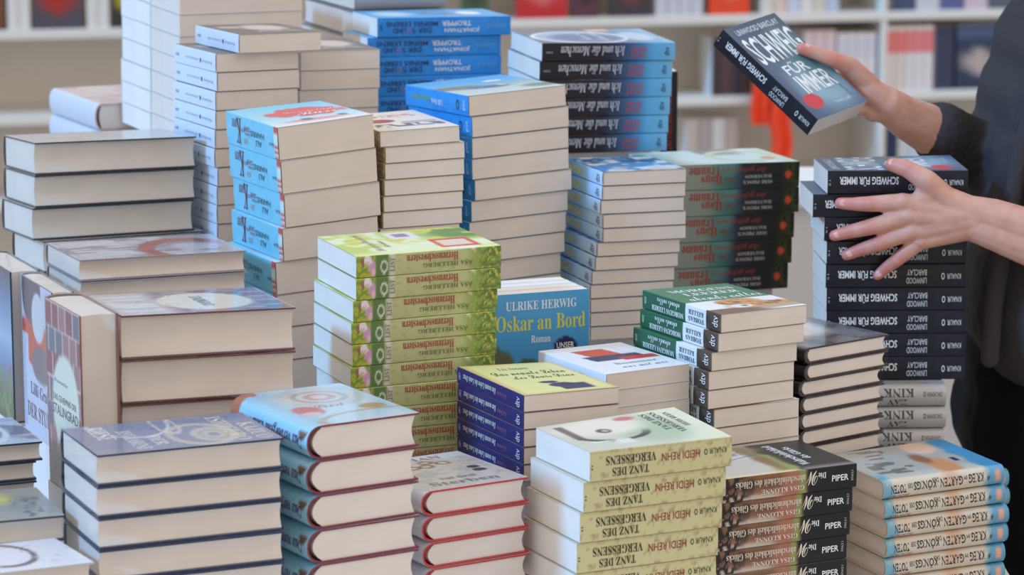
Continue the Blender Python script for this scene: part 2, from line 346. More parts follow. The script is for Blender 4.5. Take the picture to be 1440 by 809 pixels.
def spine_U(u, v):
    c = ramp(u, [(0, (172, 178, 164)), (.30, (158, 166, 150)), (.40, (100, 148, 136)), (.5, (70, 120, 120)), (.54, (72, 86, 102)), (.58, (52, 54, 60)), (.86, (48, 49, 50)), (.9, (66, 74, 50)), (1, (72, 82, 50))])
    c = lay(c, (110, 158, 150), ell(u, v, .46, .9, .07, .4, .5) * .8); c = lay(c, (46, 54, 34), sst(.86, .9, u) * (fbm(u * 6, v * 1.2, 7, 3) > .5)); return lay(c, (232, 92, 62), ell(u, v, .915, .5, .027, .15, .25))
def top_U(u, v):
    c = K((206, 224, 218), u); c = lay(c, (234, 240, 238), sst(.4, .7, fbm(u, v, 4, 2))); c = lay(c, (150, 196, 192), sst(.25, .02, u)); c = lay(c, (128, 132, 124), sst(.5, .8, v) * sst(.42, .5, u) * sst(.85, .7, u)); c = lay(c, (196, 212, 176), ring(u, v, .7, .5, .22, .35, .2) + sst(.85, .95, u) * .7); return lay(c, (226, 150, 112), ell(u, v, .86, .32, .05, .09))
def spine_V(u, v): return lay(ramp(u, [(0, (84, 156, 220)), (.35, (142, 196, 236)), (1, (206, 228, 246))]), (40, 100, 170), sst(.85, 1, v) * sst(.5, .0, u) * .4)
def top_V(u, v):
    c = K((74, 140, 196), u); c = lay(c, (214, 224, 234), sst(.48, .6, fbm(u * 1.2, v, 5, 12))); c = lay(c, (36, 72, 130), sst(.56, .66, fbm(u, v, 6, 22))); return lay(c, (206, 200, 202), sst(.6, .8, u) * sst(.45, .55, fbm(u, v, 7, 2)) * .8)
def spine_W(u, v):
    c = ramp(u, [(0, (30, 27, 31)), (.45, (38, 35, 44)), (.60, (58, 74, 104)), (.72, (66, 118, 170)), (.84, (100, 178, 224)), (1, (126, 188, 226))]); return lay(c, (34, 32, 38), sst(.5, .7, fbm(u * 6, v, 5, 6)) * sst(.7, .5, u) * .6)
def top_W(u, v):
    c = ramp(u, [(0, (126, 124, 130)), (.6, (110, 116, 128)), (.8, (120, 156, 186)), (1, (150, 190, 214))]); c = lay(c, (172, 184, 206), ell(u, v, .38, .42, .34, .42, .06)); c = lay(c, (226, 232, 240), ring(u, v, .38, .42, .34, .42, .07)); c = lay(c, (112, 126, 158), ell(u, v, .42, .38, .27, .3, .2)); c = lay(c, (224, 178, 150), rect(u, v, .55, .72, .82, 1.1)); return lay(c, (206, 218, 230), ell(u, v, .82, .45, .12, .3, .2) * .8)
def spine_X(u, v): return lay(K((46, 150, 222), u), (40, 138, 214), sst(.4, .7, fbm(u * 3, v, 5, 2)))
def top_X(u, v):
    c = ramp(u, [(0, (66, 162, 220)), (.35, (88, 176, 224)), (.5, (150, 176, 178)), (.7, (186, 206, 204)), (1, (206, 214, 204))]); f = (fbm(u, v, 6, 3) - .5) * .3
    c = lay(c, (122, 128, 112), ell(u, v, .52, .16, .10 + f * .2, .3, .3)); c = lay(c, (64, 104, 150), ell(u, v, .62, .46, .07, .22, .4) * sst(.3, .6, fbm(u, v, 9, 5) + .15)); c = lay(c, (116, 140, 122), ell(u, v, .78, .9, .1, .2, .4)); c = lay(c, (238, 240, 244), ell(u, v, .30, .70, .035, .1)); return lay(c, (226, 190, 178), ell(u, v, .56, .62, .06, .04))
def spine_Y(u, v): return lay(K((38, 132, 212), u), (50, 146, 222), sst(.45, .7, fbm(u * 5, v, 4, 3)) * .7)
def top_Y(u, v):
    c = K((92, 170, 222), u); c = lay(c, (196, 218, 236), ell(u, v, .2, .5, .14, .3, .5)); c = lay(c, (128, 120, 150), ell(u, v, .55, .5, .13, .22, .3) * sst(.3, .55, fbm(u, v, 8, 2))); return lay(c, (244, 240, 232), ell(u, v, .78, .5, .09, .2, .2))
def top_Z(u, v):
    c = K((236, 224, 204), u); c = lay(c, (220, 120, 110), rect(u, v, .18, .30, .2, .85) * (vnoise(u, v, 34, 3) > .5)); c = lay(c, (178, 66, 66), ell(u, v, .48, .28, .10, .2)); c = lay(c, (104, 100, 104), rect(u, v, .66, .82, .08, .95) * (vnoise(u * .5, v, 22, 2) > .42)); return lay(c, (150, 146, 150), rect(u, v, .56, .64, .5, .95) * .7)
def spine_Z(u, v): return lay(K((148, 122, 78), u), (196, 172, 112), sst(.5, .6, fbm(u, v * 3, 8, 3)))
def spine_AA(u, v):
    c = K((128, 203, 226), u); c = lay(c, (110, 190, 218), sst(.4, .7, fbm(u * 3, v, 4, 3)) * .5); c = lay(c, (226, 208, 196), sst(.925, .93, u)); c = lay(c, (204, 92, 92), sst(.925, .93, u) * (np.sin(v * 40) > -.1) * (np.abs(v - .6) > .13)); return lay(c, (206, 230, 220), rect(u, v, .925, 1.2, .5, .7))
def top_AA(u, v):
    c = ramp(u, [(0, (138, 206, 226)), (.6, (170, 216, 226)), (1, (228, 232, 228))]); f = (fbm(u, v, 7, 3) - .5) * .25
    c = lay(c, (222, 104, 104), ell(u + f, v + f, .46, .58, .22, .40, .06)); c = lay(c, (232, 150, 146), ell(u, v, .84, .5, .05, .34, .3)); c = lay(c, (110, 118, 124), ell(u, v, .80, .42, .045, .07, .3) + ell(u, v, .78, .8, .04, .05, .3)); return lay(c, (236, 228, 222), sst(.9, .97, u))
def spine_AB(u, v): return K((212, 224, 238), u)
def top_AB(u, v):
    c = K((112, 98, 90), u); c = lay(c, (214, 190, 176), ell(u, v, .4, .62, .28, .26, .3)); c = lay(c, (196, 176, 164), ell(u, v, .3, .25, .1, .14, .4)); c = lay(c, (176, 164, 154), rect(u, v, .70, .8, .35, .9) * (vnoise(u, v, 40, 3) > .45)); return c
def top_F1(u, v):
    c = K((96, 112, 140), u); c = lay(c, (176, 196, 214), sst(.45, .65, fbm(u, v, 4, 3))); return lay(c, (206, 220, 232), ring(u, v, .25, .5, .12, .4, .2))
def top_F2(u, v):
    c = K((122, 134, 136), u); c = lay(c, (150, 156, 150), sst(.4, .7, fbm(u, v, 4, 3))); c = lay(c, (190, 186, 96), ell(u, v, .26, .3, .08, .2, .5)); return lay(c, (66, 82, 92), (rect(u, v, .05, .2, .3, .95)) * (vnoise(u, v * .3, 50, 3) > .62))
def top_F3(u, v):
    c = K((226, 226, 232), u); c = lay(c, (110, 98, 102), ring(u, v, .36, .45, .16, .38, .13)); return lay(c, (190, 196, 206), sst(.68, .72, fbm(u * 3, v, 10, 3)) * .7)
def top_AD(u, v): return lay(K((222, 196, 186), u), (200, 168, 160), sst(.4, .7, fbm(u, v, 5, 3)))
def spine_R(u, v): return lay(K((180, 178, 180), u), (196, 194, 194), sst(.3, .8, v))

# ------------------------------------------------------------------ the styles of the books
# spine texts: (string, u0, u1, v0, v1, colour, font, mode)   mode f = upside down, n = upright, s = standing
# cover texts: (string, v0, v1, u0, u1, colour, font)
WHT = (238, 238, 236)
def sty(orient, hard=0, film=0, spine=flat((230, 230, 230)), top=flat((230, 230, 230)), st=(), tt=(), edge=(235, 230, 222), pages='cream', bulge=.010, back=(220, 216, 210), mat=None, desc='', extra=1, nounder=0):
    return dict(orient=orient, hard=hard, film=film, spine=spine, top=top, st=st, tt=tt, edge=edge, pages=pages, bulge=bulge, back=back, mat=mat or (GLOSS if hard else CARD), desc=desc, extra=extra)
NAVY = (38, 46, 66)
S_TT = (('LINWOOD BARCLAY', .12, .92, .045, .10, (206, 216, 228), 'bold'), ('SCHWEIG', .06, .96, .14, .42, (236, 242, 248), 'bold'), ('FÜR', .26, .68, .45, .57, (236, 242, 248), 'bold'), ('IMMER', .26, .86, .59, .77, (236, 242, 248), 'bold'), ('THRILLER', .52, .82, .90, .925, (214, 226, 236), 'sans'))
STY = {
 'A': sty('F', 1, 1, top=top_A, edge=(54, 60, 70), pages='grey', extra=1, desc='film-wrapped thick hardcover with cream cover'),
 'B': sty('F', 1, 1, top=top_B, edge=(150, 140, 146), pages='warm', extra=1, desc='film-wrapped hardcover with lilac grey patterned cover'),
 'C': sty('F', 1, 1, top=top_C, edge=(104, 66, 62), pages='warm', desc='very thick film-wrapped hardcover with plum cover',
     tt=(('STALINGRAD', .30, .74, .40, .47, (90, 96, 92), 'sans'),), extra=0),
 'E': sty('F', 1, 1, top=top_E, edge=(34, 48, 76), pages='cream', desc='film-wrapped slate blue hardcover with white lettering', extra=0,
     tt=(('RIESE', .10, .55, .80, .90, (240, 240, 240), 'serif'), ('BEGRABENE', .30, .95, .69, .77, (232, 232, 236), 'serif'), ('DER', .55, .85, .58, .65, (232, 232, 236), 'serif'), ('KAZUO', .38, .94, .03, .12, (236, 228, 204), 'serif'), ('ISHIGURO', .10, .94, .145, .235, (236, 228, 204), 'serif'))),
 'G': sty('L', 1, 1, spine=spine_G, top=top_G, edge=(126, 44, 62), pages='cream', bulge=.014, desc='light blue hardcover with crimson boards', extra=0,
     st=(('Das verborgene Lied', .30, .94, .26, .76, (96, 58, 92), 'bolditalic', 'f'),), tt=(('Lied', .30, .62, .50, .58, (190, 120, 112), 'script'),)),
 'H': sty('L', 1, 1, spine=flat((222, 226, 234)), top=top_H, edge=(190, 50, 50), pages='warm', bulge=.011, desc='white jacketed hardcover with bright red boards', extra=0,
     tt=(('Sterben', .12, .80, .80, .90, (140, 146, 154), 'serif'), ('vor dem', .30, .66, .68, .76, (150, 154, 162), 'serif'), ('ROMAN', .1, .74, .06, .14, (176, 120, 118), 'serif'))),
 'I': sty('R', spine=spine_I, top=top_I, edge=(128, 134, 96), pages='white', desc='olive green paperback with red slanted title', extra=1,
     st=(('Herzensschwestern', .345, .70, .52, .90, (172, 66, 62), 'serif', 'f'), ('ÅSA HELLBERG', .455, .80, .20, .46, (112, 116, 76), 'serif', 'f'), ('LIST', .228, .262, .2, .85, (130, 130, 112), 'serif', 's')),
     tt=(('Herzensschwestern', .15, .9, .19, .25, (170, 150, 110), 'italic'), ('Roman', .3, .6, .29, .33, (150, 140, 110), 'italic'))),
 'J': sty('L', spine=spine_J, top=top_J, edge=(60, 54, 110), pages='cream', desc='purple-spined paperback with pale yellow cover', extra=0,
     st=(('Das neunte Leben des Louis Drax', .10, .60, .34, .72, (226, 222, 206), 'bolditalic', 'f'), ('Liz Jensen', .62, .76, .34, .6, (186, 106, 140), 'italic', 'f'), ('dtv', .89, .955, .2, .8, (226, 222, 214), 'sans', 's'), ('24873', .03, .06, .3, .7, (190, 190, 210), 'sans', 's')),
     tt=(('Liz Jensen', .30, .62, .14, .21, (74, 66, 62), 'italic'), ('Das neunte Leben', .14, .90, .27, .38, (66, 58, 60), 'script'), ('des Louis Drax', .26, .90, .42, .52, (66, 58, 60), 'script'))),
 'L': sty('L', spine=flat((226, 229, 234)), top=top_L, edge=(226, 226, 226), pages='warm', desc='white paperback with red and navy cover', extra=0,
     st=(('TREU', .62, .68, .35, .6, (50, 50, 60), 'serif', 'f'),), tt=(('nur mit mir', .32, .86, .80, .87, (120, 126, 136), 'script'), ('Sommer', .34, .84, .68, .75, (150, 154, 160), 'serif'))),
 'M': sty('R', spine=spine_M, top=top_M, edge=(196, 190, 166), pages='white', desc='sandy-spined paperback with dark and red lettering', extra=0,
     st=(('TANZ DES', .155, .41, .12, .40, (62, 54, 42), 'serif', 'f'), ('VERGESSENS', .11, .46, .50, .80, (62, 54, 42), 'serif', 'f'), ('HEIDI REHN', .50, .77, .44, .70, (150, 52, 46), 'sans', 'f'), ('KNAUR', .835, .96, .50, .70, (70, 66, 46), 'sans', 'f'), ('o', .80, .825, .48, .70, (70, 84, 50), 'sans', 'f'), ('II', .008, .02, .4, .55, (90, 86, 60), 'sans', 's')),
     tt=(('HEIDI REHN', .45, .9, .86, .90, (110, 106, 92), 'serif'), ('TANZ DES', .40, .92, .70, .75, (84, 82, 70), 'serif'), ('VERGESSENS', .30, .94, .77, .82, (84, 82, 70), 'serif'))),
 'N': sty('L', spine=spine_N, top=top_N, edge=(160, 150, 138), pages='cream', desc='paperback with green, white and brown spine', extra=1,
     st=(('MORGENS LEERER', .13, .54, .12, .40, WHT, 'serif', 'f'), ('abends voller', .20, .49, .50, .86, WHT, 'script', 'f'), ('TOBIAS', .60, .80, .15, .42, (96, 104, 112), 'serif', 'f'), ('KELLER', .60, .79, .52, .78, (96, 104, 112), 'serif', 'f'), ('dtv', .90, .97, .25, .85, WHT, 'sans', 's'), ('400', .03, .06, .3, .7, (200, 214, 204), 'sans', 's')),
     tt=(('MORGENS', .16, .90, .12, .21, WHT, 'serif'), ('LEERER', .22, .86, .25, .34, WHT, 'serif'), ('abends voller', .12, .95, .38, .52, WHT, 'script'))),
 'O': sty('R', spine=spine_O, top=top_O, edge=(80, 72, 66), pages='cream', desc='black and brown paperback with white lettering', extra=1,
     st=(('Die', .705, .765, .55, .80, WHT, 'serif', 'f'), ('W', .615, .70, .30, .90, (226, 216, 196), 'script', 'f'), ('ahrscheinlichkeit des Glücks', .09, .61, .50, .80, (226, 210, 190), 'serif', 'f'), ('GISA KLÖNNE', .28, .60, .12, .38, (226, 206, 192), 'serif', 'f'), ('PIPER', .81, .935, .36, .62, WHT, 'bold', 'n'), ('30621', .955, .972, .3, .75, (190, 186, 180), 'sans', 's')),
     tt=(('PIPER', .68, .94, .40, .44, WHT, 'sans'), ('Wahrscheinlichkeit', .16, .92, .66, .73, WHT, 'serif'), ('des Glücks', .36, .80, .76, .82, WHT, 'serif'))),
 'P': sty('L', 1, 1, spine=flat((14, 13, 14)), top=top_P, edge=(58, 44, 44), pages='cream', bulge=.006, desc='film-wrapped thin hardcover with black jacket', extra=0),
 'Q': sty('R', 1, 0, spine=spine_Q, top=top_Q, edge=(206, 190, 166), pages='warm', bulge=.005, desc='beige and blue hardcover with black lettering', extra=1,
     st=(('KRIEG', .70, .825, .32, .80, (44, 40, 40), 'bold', 'f'), ('IM', .66, .685, .55, .75, (60, 56, 54), 'sans', 'f'), ('GARTEN', .465, .65, .30, .78, (44, 40, 40), 'bold', 'f'), ('DES', .40, .45, .62, .84, (60, 56, 54), 'sans', 'f'), ('KÖNIGS', .245, .43, .25, .78, (44, 40, 40), 'bold', 'f'), ('DER', .195, .235, .50, .74, (60, 56, 54), 'sans', 'f'), ('TOTEN', .06, .185, .28, .74, (44, 40, 40), 'bold', 'f'), ('SASCHA MACHT', .03, .215, .04, .2, (196, 70, 62), 'sans', 'f'))),
 'R': sty('R', 1, 0, spine=spine_R, top=flat((190, 188, 190)), edge=(170, 168, 170), pages='cream', bulge=.007, desc='silver grey hardcover with dark serif lettering', extra=1,
     st=(('KINK', .55, .77, .48, .86, (66, 64, 66), 'serif', 'f'), ('ZAV', .58, .72, .08, .38, (66, 64, 66), 'serif', 'f'), ('DROEMER', .86, .97, .5, .7, (90, 88, 90), 'sans', 'f'), ('o', .835, .855, .48, .72, (60, 58, 60), 'sans', 'f'))),
 'S': sty('R', spine=spine_S, top=top_S, edge=(206, 190, 170), pages='cream', desc='navy black paperback with white capitals', extra=0, back=(30, 34, 46),
     st=(('SCHWEIG FÜR IMMER', .085, .505, .33, .74, WHT, 'bold', 'f'), ('LINWOOD', .575, .72, .16, .42, (214, 216, 220), 'sans', 'f'), ('BARCLAY', .58, .72, .52, .78, (214, 216, 220), 'sans', 'f'), ('KNAUR', .865, .965, .36, .60, (220, 222, 226), 'sans', 'f'), ('o', .825, .85, .33, .63, (220, 222, 226), 'sans', 'f'), ('51', .012, .022, .35, .6, (190, 190, 196), 'sans', 's')), tt=S_TT),
 'U': sty('R', spine=spine_U, top=top_U, edge=(150, 156, 148), pages='white', desc='grey to charcoal paperback with orange rosette', extra=0,
     st=(('Haus', .25, .41, .20, .52, (184, 70, 54), 'serif', 'f'), ('Träume', .155, .395, .50, .88, (184, 70, 54), 'serif', 'f'), ('Das', .43, .50, .26, .46, (150, 92, 84), 'serif', 'f'), ('der gefrorenen', .405, .74, .62, .88, (190, 84, 66), 'italic', 'f'), ('HALVERSON', .58, .785, .40, .53, (206, 206, 202), 'serif', 'f'), ('SERE PRINCE', .565, .79, .18, .31, (206, 206, 202), 'serif', 'f'))),
 'V': sty('L', spine=spine_V, top=top_V, edge=(112, 120, 128), pages='warm', desc='slim light blue paperback with yellow lettering', extra=0,
     st=(('WOLF HAAS', .02, .44, .26, .80, (248, 234, 50), 'bold', 'f'), ('dtv', .82, .93, .18, .78, (50, 56, 66), 'sans', 's'))),
 'W': sty('R', spine=spine_W, top=top_W, edge=(130, 160, 186), pages='white', desc='dark to blue paperback with white script', extra=0,
     st=(('Ich und die Menschen', .14, .62, .26, .82, (232, 232, 236), 'italic', 'f'), ('MATT', .66, .775, .16, .42, (196, 84, 66), 'serif', 'f'), ('HAIG', .66, .785, .50, .76, (196, 84, 66), 'serif', 'f'), ('dtv', .915, .955, .25, .75, (40, 60, 84), 'sans', 's'), ('21604', .03, .08, .42, .54, (190, 190, 196), 'sans', 'f')),
     tt=(('Ich und die', .2, .7, .36, .44, (232, 236, 244), 'script'), ('Menschen', .14, .74, .46, .56, (232, 236, 244), 'script'))),
 'X': sty('L', spine=spine_X, top=top_X, edge=(84, 104, 118), pages='cream', desc='bright blue paperback with pale landscape cover', extra=1,
     st=(('Sommer am Meer', .10, .40, .34, .66, (130, 186, 130), 'serif', 'f'), ('Lilli Beck', .42, .60, .30, .58, (214, 228, 238), 'serif', 'f'), ('goya', .92, .96, .25, .75, (206, 226, 240), 'sans', 's'), ('o', .81, .86, .25, .75, (70, 66, 40), 'sans', 'f')),
     tt=(('Lilli Beck', .3, .8, .10, .16, (146, 200, 226), 'serif'),)),
 'Y': sty('R', spine=spine_Y, top=top_Y, edge=(110, 170, 215), pages='white', desc='bright blue paperback with navy and white capitals', extra=0,
     st=(('DER', .30, .40, .20, .46, (34, 54, 106), 'bold', 'f'), ('S', .255, .285, .20, .46, (34, 54, 106), 'sans', 'f'), ('O', .215, .25, .20, .46, (176, 62, 76), 'sans', 'f'), ('UND', .115, .21, .20, .46, (34, 54, 106), 'bold', 'f'), ('MEINES LEBENS', .065, .45, .53, .78, (34, 54, 106), 'bold', 'f'), ('JONATHAN', .50, .765, .20, .48, (224, 232, 240), 'bold', 'f'), ('TROPPER', .48, .70, .53, .80, (224, 232, 240), 'bold', 'f'), ('DROEMER', .845, .965, .42, .62, (110, 172, 220), 'sans', 'f'), ('o', .815, .84, .38, .64, (110, 172, 220), 'sans', 'f'), ('I', .025, .032, .35, .65, (30, 50, 90), 'sans', 's'))),
 'Z': sty('L', spine=spine_Z, top=top_Z, edge=(150, 136, 110), pages='cream', desc='cream paperback with gilt brown spine edge', extra=1),
 'AA': sty('L', spine=spine_AA, top=top_AA, edge=(128, 118, 110), pages='cream', desc='thick sky blue paperback with checked band', extra=0,
     st=(('DER', .35, .46, .58, .72, (150, 60, 78), 'sans', 'f'), ('erste', .29, .37, .50, .64, (150, 60, 78), 'italic', 'f'), ('K', .20, .30, .14, .92, (120, 40, 62), 'italic', 'f'), ('uss', .12, .22, .60, .86, (120, 40, 62), 'italic', 'f'), ('letzte', .37, .47, .42, .54, (150, 60, 78), 'italic', 'f'), ('HARRIS', .48, .74, .48, .66, (66, 92, 104), 'sans', 'f'), ('ALI', .58, .69, .22, .40, (66, 92, 104), 'sans', 'f'), ('LOVE', .34, .42, .18, .36, (196, 140, 140), 'script', 'f'), ('BLAU', .84, .92, .38, .48, (50, 60, 66), 'sans', 'f')),
     tt=(('Der erste letzte', .38, .92, .40, .48, (246, 240, 222), 'script'), ('Kuss', .44, .86, .49, .60, (246, 240, 222), 'script'))),
 'AB': sty('L', spine=spine_AB, top=top_AB, edge=(150, 146, 142), pages='cream', desc='white-spined paperback with dark photo cover', extra=1,
     st=(('DIE FRAU VON', .30, .60, .42, .54, (150, 158, 172), 'sans', 'f'), ('Marie Bernal', .70, .92, .36, .52, (140, 148, 164), 'sans', 'f'), ('I', .64, .665, .36, .58, (28, 30, 40), 'sans', 'f'), ('20', .06, .14, .42, .58, (90, 96, 110), 'sans', 'f'))),
 'AC2': sty('L', spine=spine_AB, top=top_AB, edge=(206, 206, 208), pages='cream', desc='dark photo cover paperback behind white spines', extra=1),
 'ACf': sty('F', spine=flat((200, 205, 212)), top=flat((200, 198, 196)), edge=(222, 226, 228), pages='cream', back=(222, 226, 228), desc='pale paperback in the tall front tower', extra=0),
 'ACb': sty('F', spine=flat((200, 205, 212)), top=flat((200, 198, 196)), edge=(222, 226, 228), pages='white', back=(222, 226, 228), desc='pale paperback in the tall rear tower', extra=0),
 'AD': sty('L', 1, 0, spine=flat((206, 214, 226)), top=top_AD, edge=(196, 170, 166), pages='grey', bulge=.006, desc='white-spined hardcover with peach cover', extra=0),
 'AE': sty('R', 1, 1, spine=flat((166, 168, 176)), top=flat((170, 172, 178)), edge=(90, 96, 96), pages='cream', bulge=.004, desc='silver-wrapped hardcover behind the bright blue paperbacks', extra=0),
 'F1': sty('F', 1, 1, top=top_F1, edge=(36, 44, 58), pages='grey', desc='film-wrapped navy hardcover with pale streaks', extra=1),
 'F2': sty('F', 1, 1, top=top_F2, edge=(54, 62, 66), pages='cream', desc='film-wrapped grey-green hardcover with handwriting cover', extra=0),
 'F3': sty('F', 1, 0, top=top_F3, edge=(190, 186, 190), pages='warm', desc='white hardcover with grey ring on cover', extra=0),
 'Q2': None, 'W2': None,
}
STY['Q2'] = dict(STY['Q'], desc='beige and blue hardcover behind the front copies', extra=0)
STY['W2'] = sty('R', spine=flat((34, 32, 40)), top=flat((40, 38, 46)), edge=(60, 56, 60), pages='white', desc='black paperback lying behind the dark-to-blue ones', extra=0)

# ------------------------------------------------------------------ where each stack stands
# F corner x, y, top z (mm, from the camera), yaw, edge lengths, slopes of the soft stack, twist of the top cover, book thickness, sideways shift of each book
LAY = {
'A': [-634.8,3955.1,-528.0,0.4805,229.7,132.9,-0.0218,-0.0382,0.0,44.2,[0.0,-1.3,-5.4,8.6]],
'B': [-529.9,3619.8,-627.9,0.4258,215.3,153.0,-0.0137,-0.0088,0.0,27.99,[0.0,1.0]],
'C': [-438.0,3295.8,-635.1,0.3999,205.1,153.0,-0.0257,-0.0154,0.0,51.47,[0.0,-0.4,-0.8]],
'E': [-426.7,3002.3,-724.8,0.4206,202.5,138.0,-0.0032,-0.0021,0.0,33.88,[0.0,-0.8,-0.2,-0.3,-0.4]],
'G': [-207.4,3109.1,-718.1,0.5639,125.0,177.0,-0.0048,0.0064,-3.24e-05,38.23,[0.9,-0.3,0.0,-0.1,-0.9]],
'H': [-91.2,3220.8,-818.3,0.5501,128.6,157.2,-0.0025,-0.0123,0.0,29.6,[-0.0,0.6,1.3,1.9]],
'I': [-185.5,3493.3,-602.3,0.3946,185.4,141.5,0.009,0.0201,-1.72e-05,26.75,[1.1,0.8,-3.0,-5.4,-4.3,-6.7,-2.7,-3.0,-4.9]],
'J': [10.8,3365.6,-742.2,0.4769,125.7,171.5,-0.0195,0.0121,-0.000174,20.59,[2.3,2.3,2.3,2.3,2.3]],
'L': [110.4,3474.4,-740.2,0.5351,119.1,154.8,-0.0008,0.0051,-6.4e-05,21.55,[1.3,1.4,1.5]],
'M': [85.1,3204.6,-770.2,0.4517,179.5,134.7,-0.0042,-0.0043,0.000293,34.78,[0.4,-6.5,-10.2,-13.6,-15.9]],
'N': [248.5,3507.8,-674.6,0.5128,124.5,176.5,0.0039,0.0078,-0.000129,23.33,[0.6,-2.5,-10.2,-13.4,-13.9,-6.4,-6.1]],
'O': [242.6,3347.3,-837.0,0.4547,180.8,131.2,-0.0004,0.002,7.86e-06,28.95,[0.0,-4.5,-6.9,-9.6,-9.2]],
'P': [365.3,3627.5,-739.5,0.6688,141.2,202.4,0.0008,0.0,0.0,20.99,[-0.0,0.4,-6.3,-4.2,-5.1,-4.3,-3.9,-3.6,-3.2,-2.8,-2.5,-2.1,-1.7,-1.4,-1.0]],
'Q': [445.9,3490.4,-874.4,0.4082,169.2,140.6,0.0221,0.003,4.21e-05,24.22,[-2.3,0.2,3.4,3.1,1.9]],
'Q2': [487.0,3717.0,-932.0,0.4082,170.0,120.0,0.0,0.0,0.0,24.34,[0.0,2.0,1.0,1.5]],
'R': [388.0,3868.5,-839.6,0.0385,185.6,127.0,0.0,0.0,0.0,29.8,[0.0,0.6,-0.8]],
'S': [414.3,3896.1,-557.3,0.0478,186.0,127.4,-0.0036,-0.0057,0.000144,31.31,[-0.0,-18.7,-3.2,0.6,0.0,1.6,2.1,2.7,3.3]],
'U': [215.4,4137.6,-584.4,0.3626,202.9,141.8,-0.0206,-0.0073,7.57e-05,37.14,[2.0,2.3,-4.7,-7.3,-12.0]],
'V': [121.5,3971.4,-569.9,0.3052,119.5,155.9,-0.0016,-0.0149,0.0,19.22,[-0.0,-0.6,-2.9,0.3,0.4,-7.3,-9.6,-14.3,-16.1,-16.0,-16.0,-15.9]],
'W': [41.7,4260.0,-425.7,0.2622,199.0,172.3,-0.02,0.012,5.82e-05,26.8,[0.8,-2.7,-4.2,-6.2,-8.2,-10.2]],
'W2': [112.0,4478.0,-682.5,0.10,150.0,120.0,0.0,0.0,0.0,26.0,[0.0]],
'X': [-57.8,3945.8,-464.3,0.5777,155.7,160.7,0.0309,-0.0032,7.46e-06,28.3,[0.8,4.9,4.9,4.8,8.5,3.7,0.8,-0.2,-5.1]],
'Y': [-198.3,4372.6,-400.3,0.3366,206.1,131.2,-0.0151,-0.0079,3.04e-05,29.09,[1.5,-13.3,-12.5,-7.6,-7.8]],
'Z': [-163.5,3823.8,-496.0,0.3531,109.3,191.7,0.0272,-0.0136,5.88e-05,21.18,[-6.4,0.3,-0.3,-1.4,-2.5,-3.6,-6.9]],
'AA': [-295.6,3758.0,-482.2,0.4998,135.4,162.0,0.0674,0.0224,-0.000138,43.19,[1.1,4.4,7.8,4.8,-4.6,-3.7,-4.3,-4.9]],
'AB': [-368.5,4039.4,-392.4,0.4624,120.4,165.1,-0.007,-0.0069,-5.86e-05,25.96,[-0.2,-31.9,-30.6,-33.0,-33.4,-34.6,-35.8,-31.9,-33.3,-33.8]],
'AC2': [-296.1,4178.0,-429.8,0.3362,116.6,170.1,-0.0018,0.0,0.0,27.41,[0.0,-0.3,-2.6,-2.9]],
'ACf': [-476.1,4293.8,-357.7,0.4016,185.8,147.9,0.0,0.0205,0.0,31.54,[0.0,-0.6,-1.3,-1.9,-2.5,-3.1,-3.8]],
'ACb': [-534.5,4435.1,-352.6,0.4124,191.7,151.6,0.0005,0.0244,0.0,32.53,[0.0,-0.7,-1.4,-2.1,-2.8,-3.5,-4.2]],
'AD': [-632.8,4562.8,-549.5,0.4507,157.1,234.1,0.0024,0.0004,0.0,41.64,[-0.0,-1.0]],
'AE': [-237.2,4512.4,-363.2,0.3752,146.9,250.5,-0.0003,0.0054,0.0,39.53,[0.0,-2.5,-5.0]],
'F1': [-719.3,3187.5,-771.5,0.4208,210.9,135.6,-0.0115,0.0001,5.63e-07,23.17,[-0.0,-7.1]],
'F2': [-659.9,2994.7,-804.6,0.39,202.4,133.3,-0.008,0.0007,3.07e-06,28.81,[-0.0]],
'F3': [-617.2,2855.1,-822.2,0.4953,216.5,120.5,-0.0187,-0.0103,-4.48e-05,27.65,[-0.0]],
}
TABLE_Z = CAM_H - 1.066

# ------------------------------------------------------------------ the setting
FLOOR = plain('hall_floor', (176, 168, 160), rough=.5, noise=.05, scale=3)
WALLM = plain('hall_wall', (214, 204, 194), rough=.9, noise=.02, scale=2)
WHITE = plain('white_laminate', (226, 224, 222), rough=.45, noise=.015, scale=8)
SHELFM = plain('shelf_laminate', (226, 221, 213), rough=.55, noise=.02, scale=6)
PANELM = plain('shelf_back_board', (222, 212, 200), rough=.8, noise=.03, scale=5)

def slab(name, a, b, m, parent=None):
    q = MB(); q.box(a, b); return q.build(name, m, parent)
tag(slab('floor', (-7, -2, -.05), (7, 13, 0), FLOOR), kind='structure')
tag(slab('wall_back', (-7, 12.6, 0), (7, 12.75, 4), WALLM), kind='structure')

def table(name, x0, x1, y0, y1, label):
    t = empty(name, ((x0 + x1) / 2, (y0 + y1) / 2, 0)); tag(t, label, 'table', 'display tables under the books')
    hx, hy = (x1 - x0) / 2, (y1 - y0) / 2
    q = MB(); q.box((-hx, -hy, TABLE_Z - .03), (hx, hy, TABLE_Z)); o = q.build('tabletop', WHITE, t)
    bv = o.modifiers.new('edge', 'BEVEL'); bv.width = .004; bv.segments = 2
    q = MB(); q.box((-hx + .05, -hy + .05, TABLE_Z - .11), (hx - .05, hy - .05, TABLE_Z - .031)); q.build('apron', WHITE, t)
    for sx in (-1, 1):
        for sy in (-1, 1):
            q = MB(); cx = sx * (hx - .06); cy = sy * (hy - .06); q.box((cx - .025, cy - .025, 0), (cx + .025, cy + .025, TABLE_Z - .112)); q.build('leg', WHITE, t)
table('display_table', -1.05, .40, 2.66, 4.90, 'long white display table under the big cluster of book stacks')
table('display_table', .402, .646, 3.20, 4.045, 'small white display table under the navy black and silver stacks')

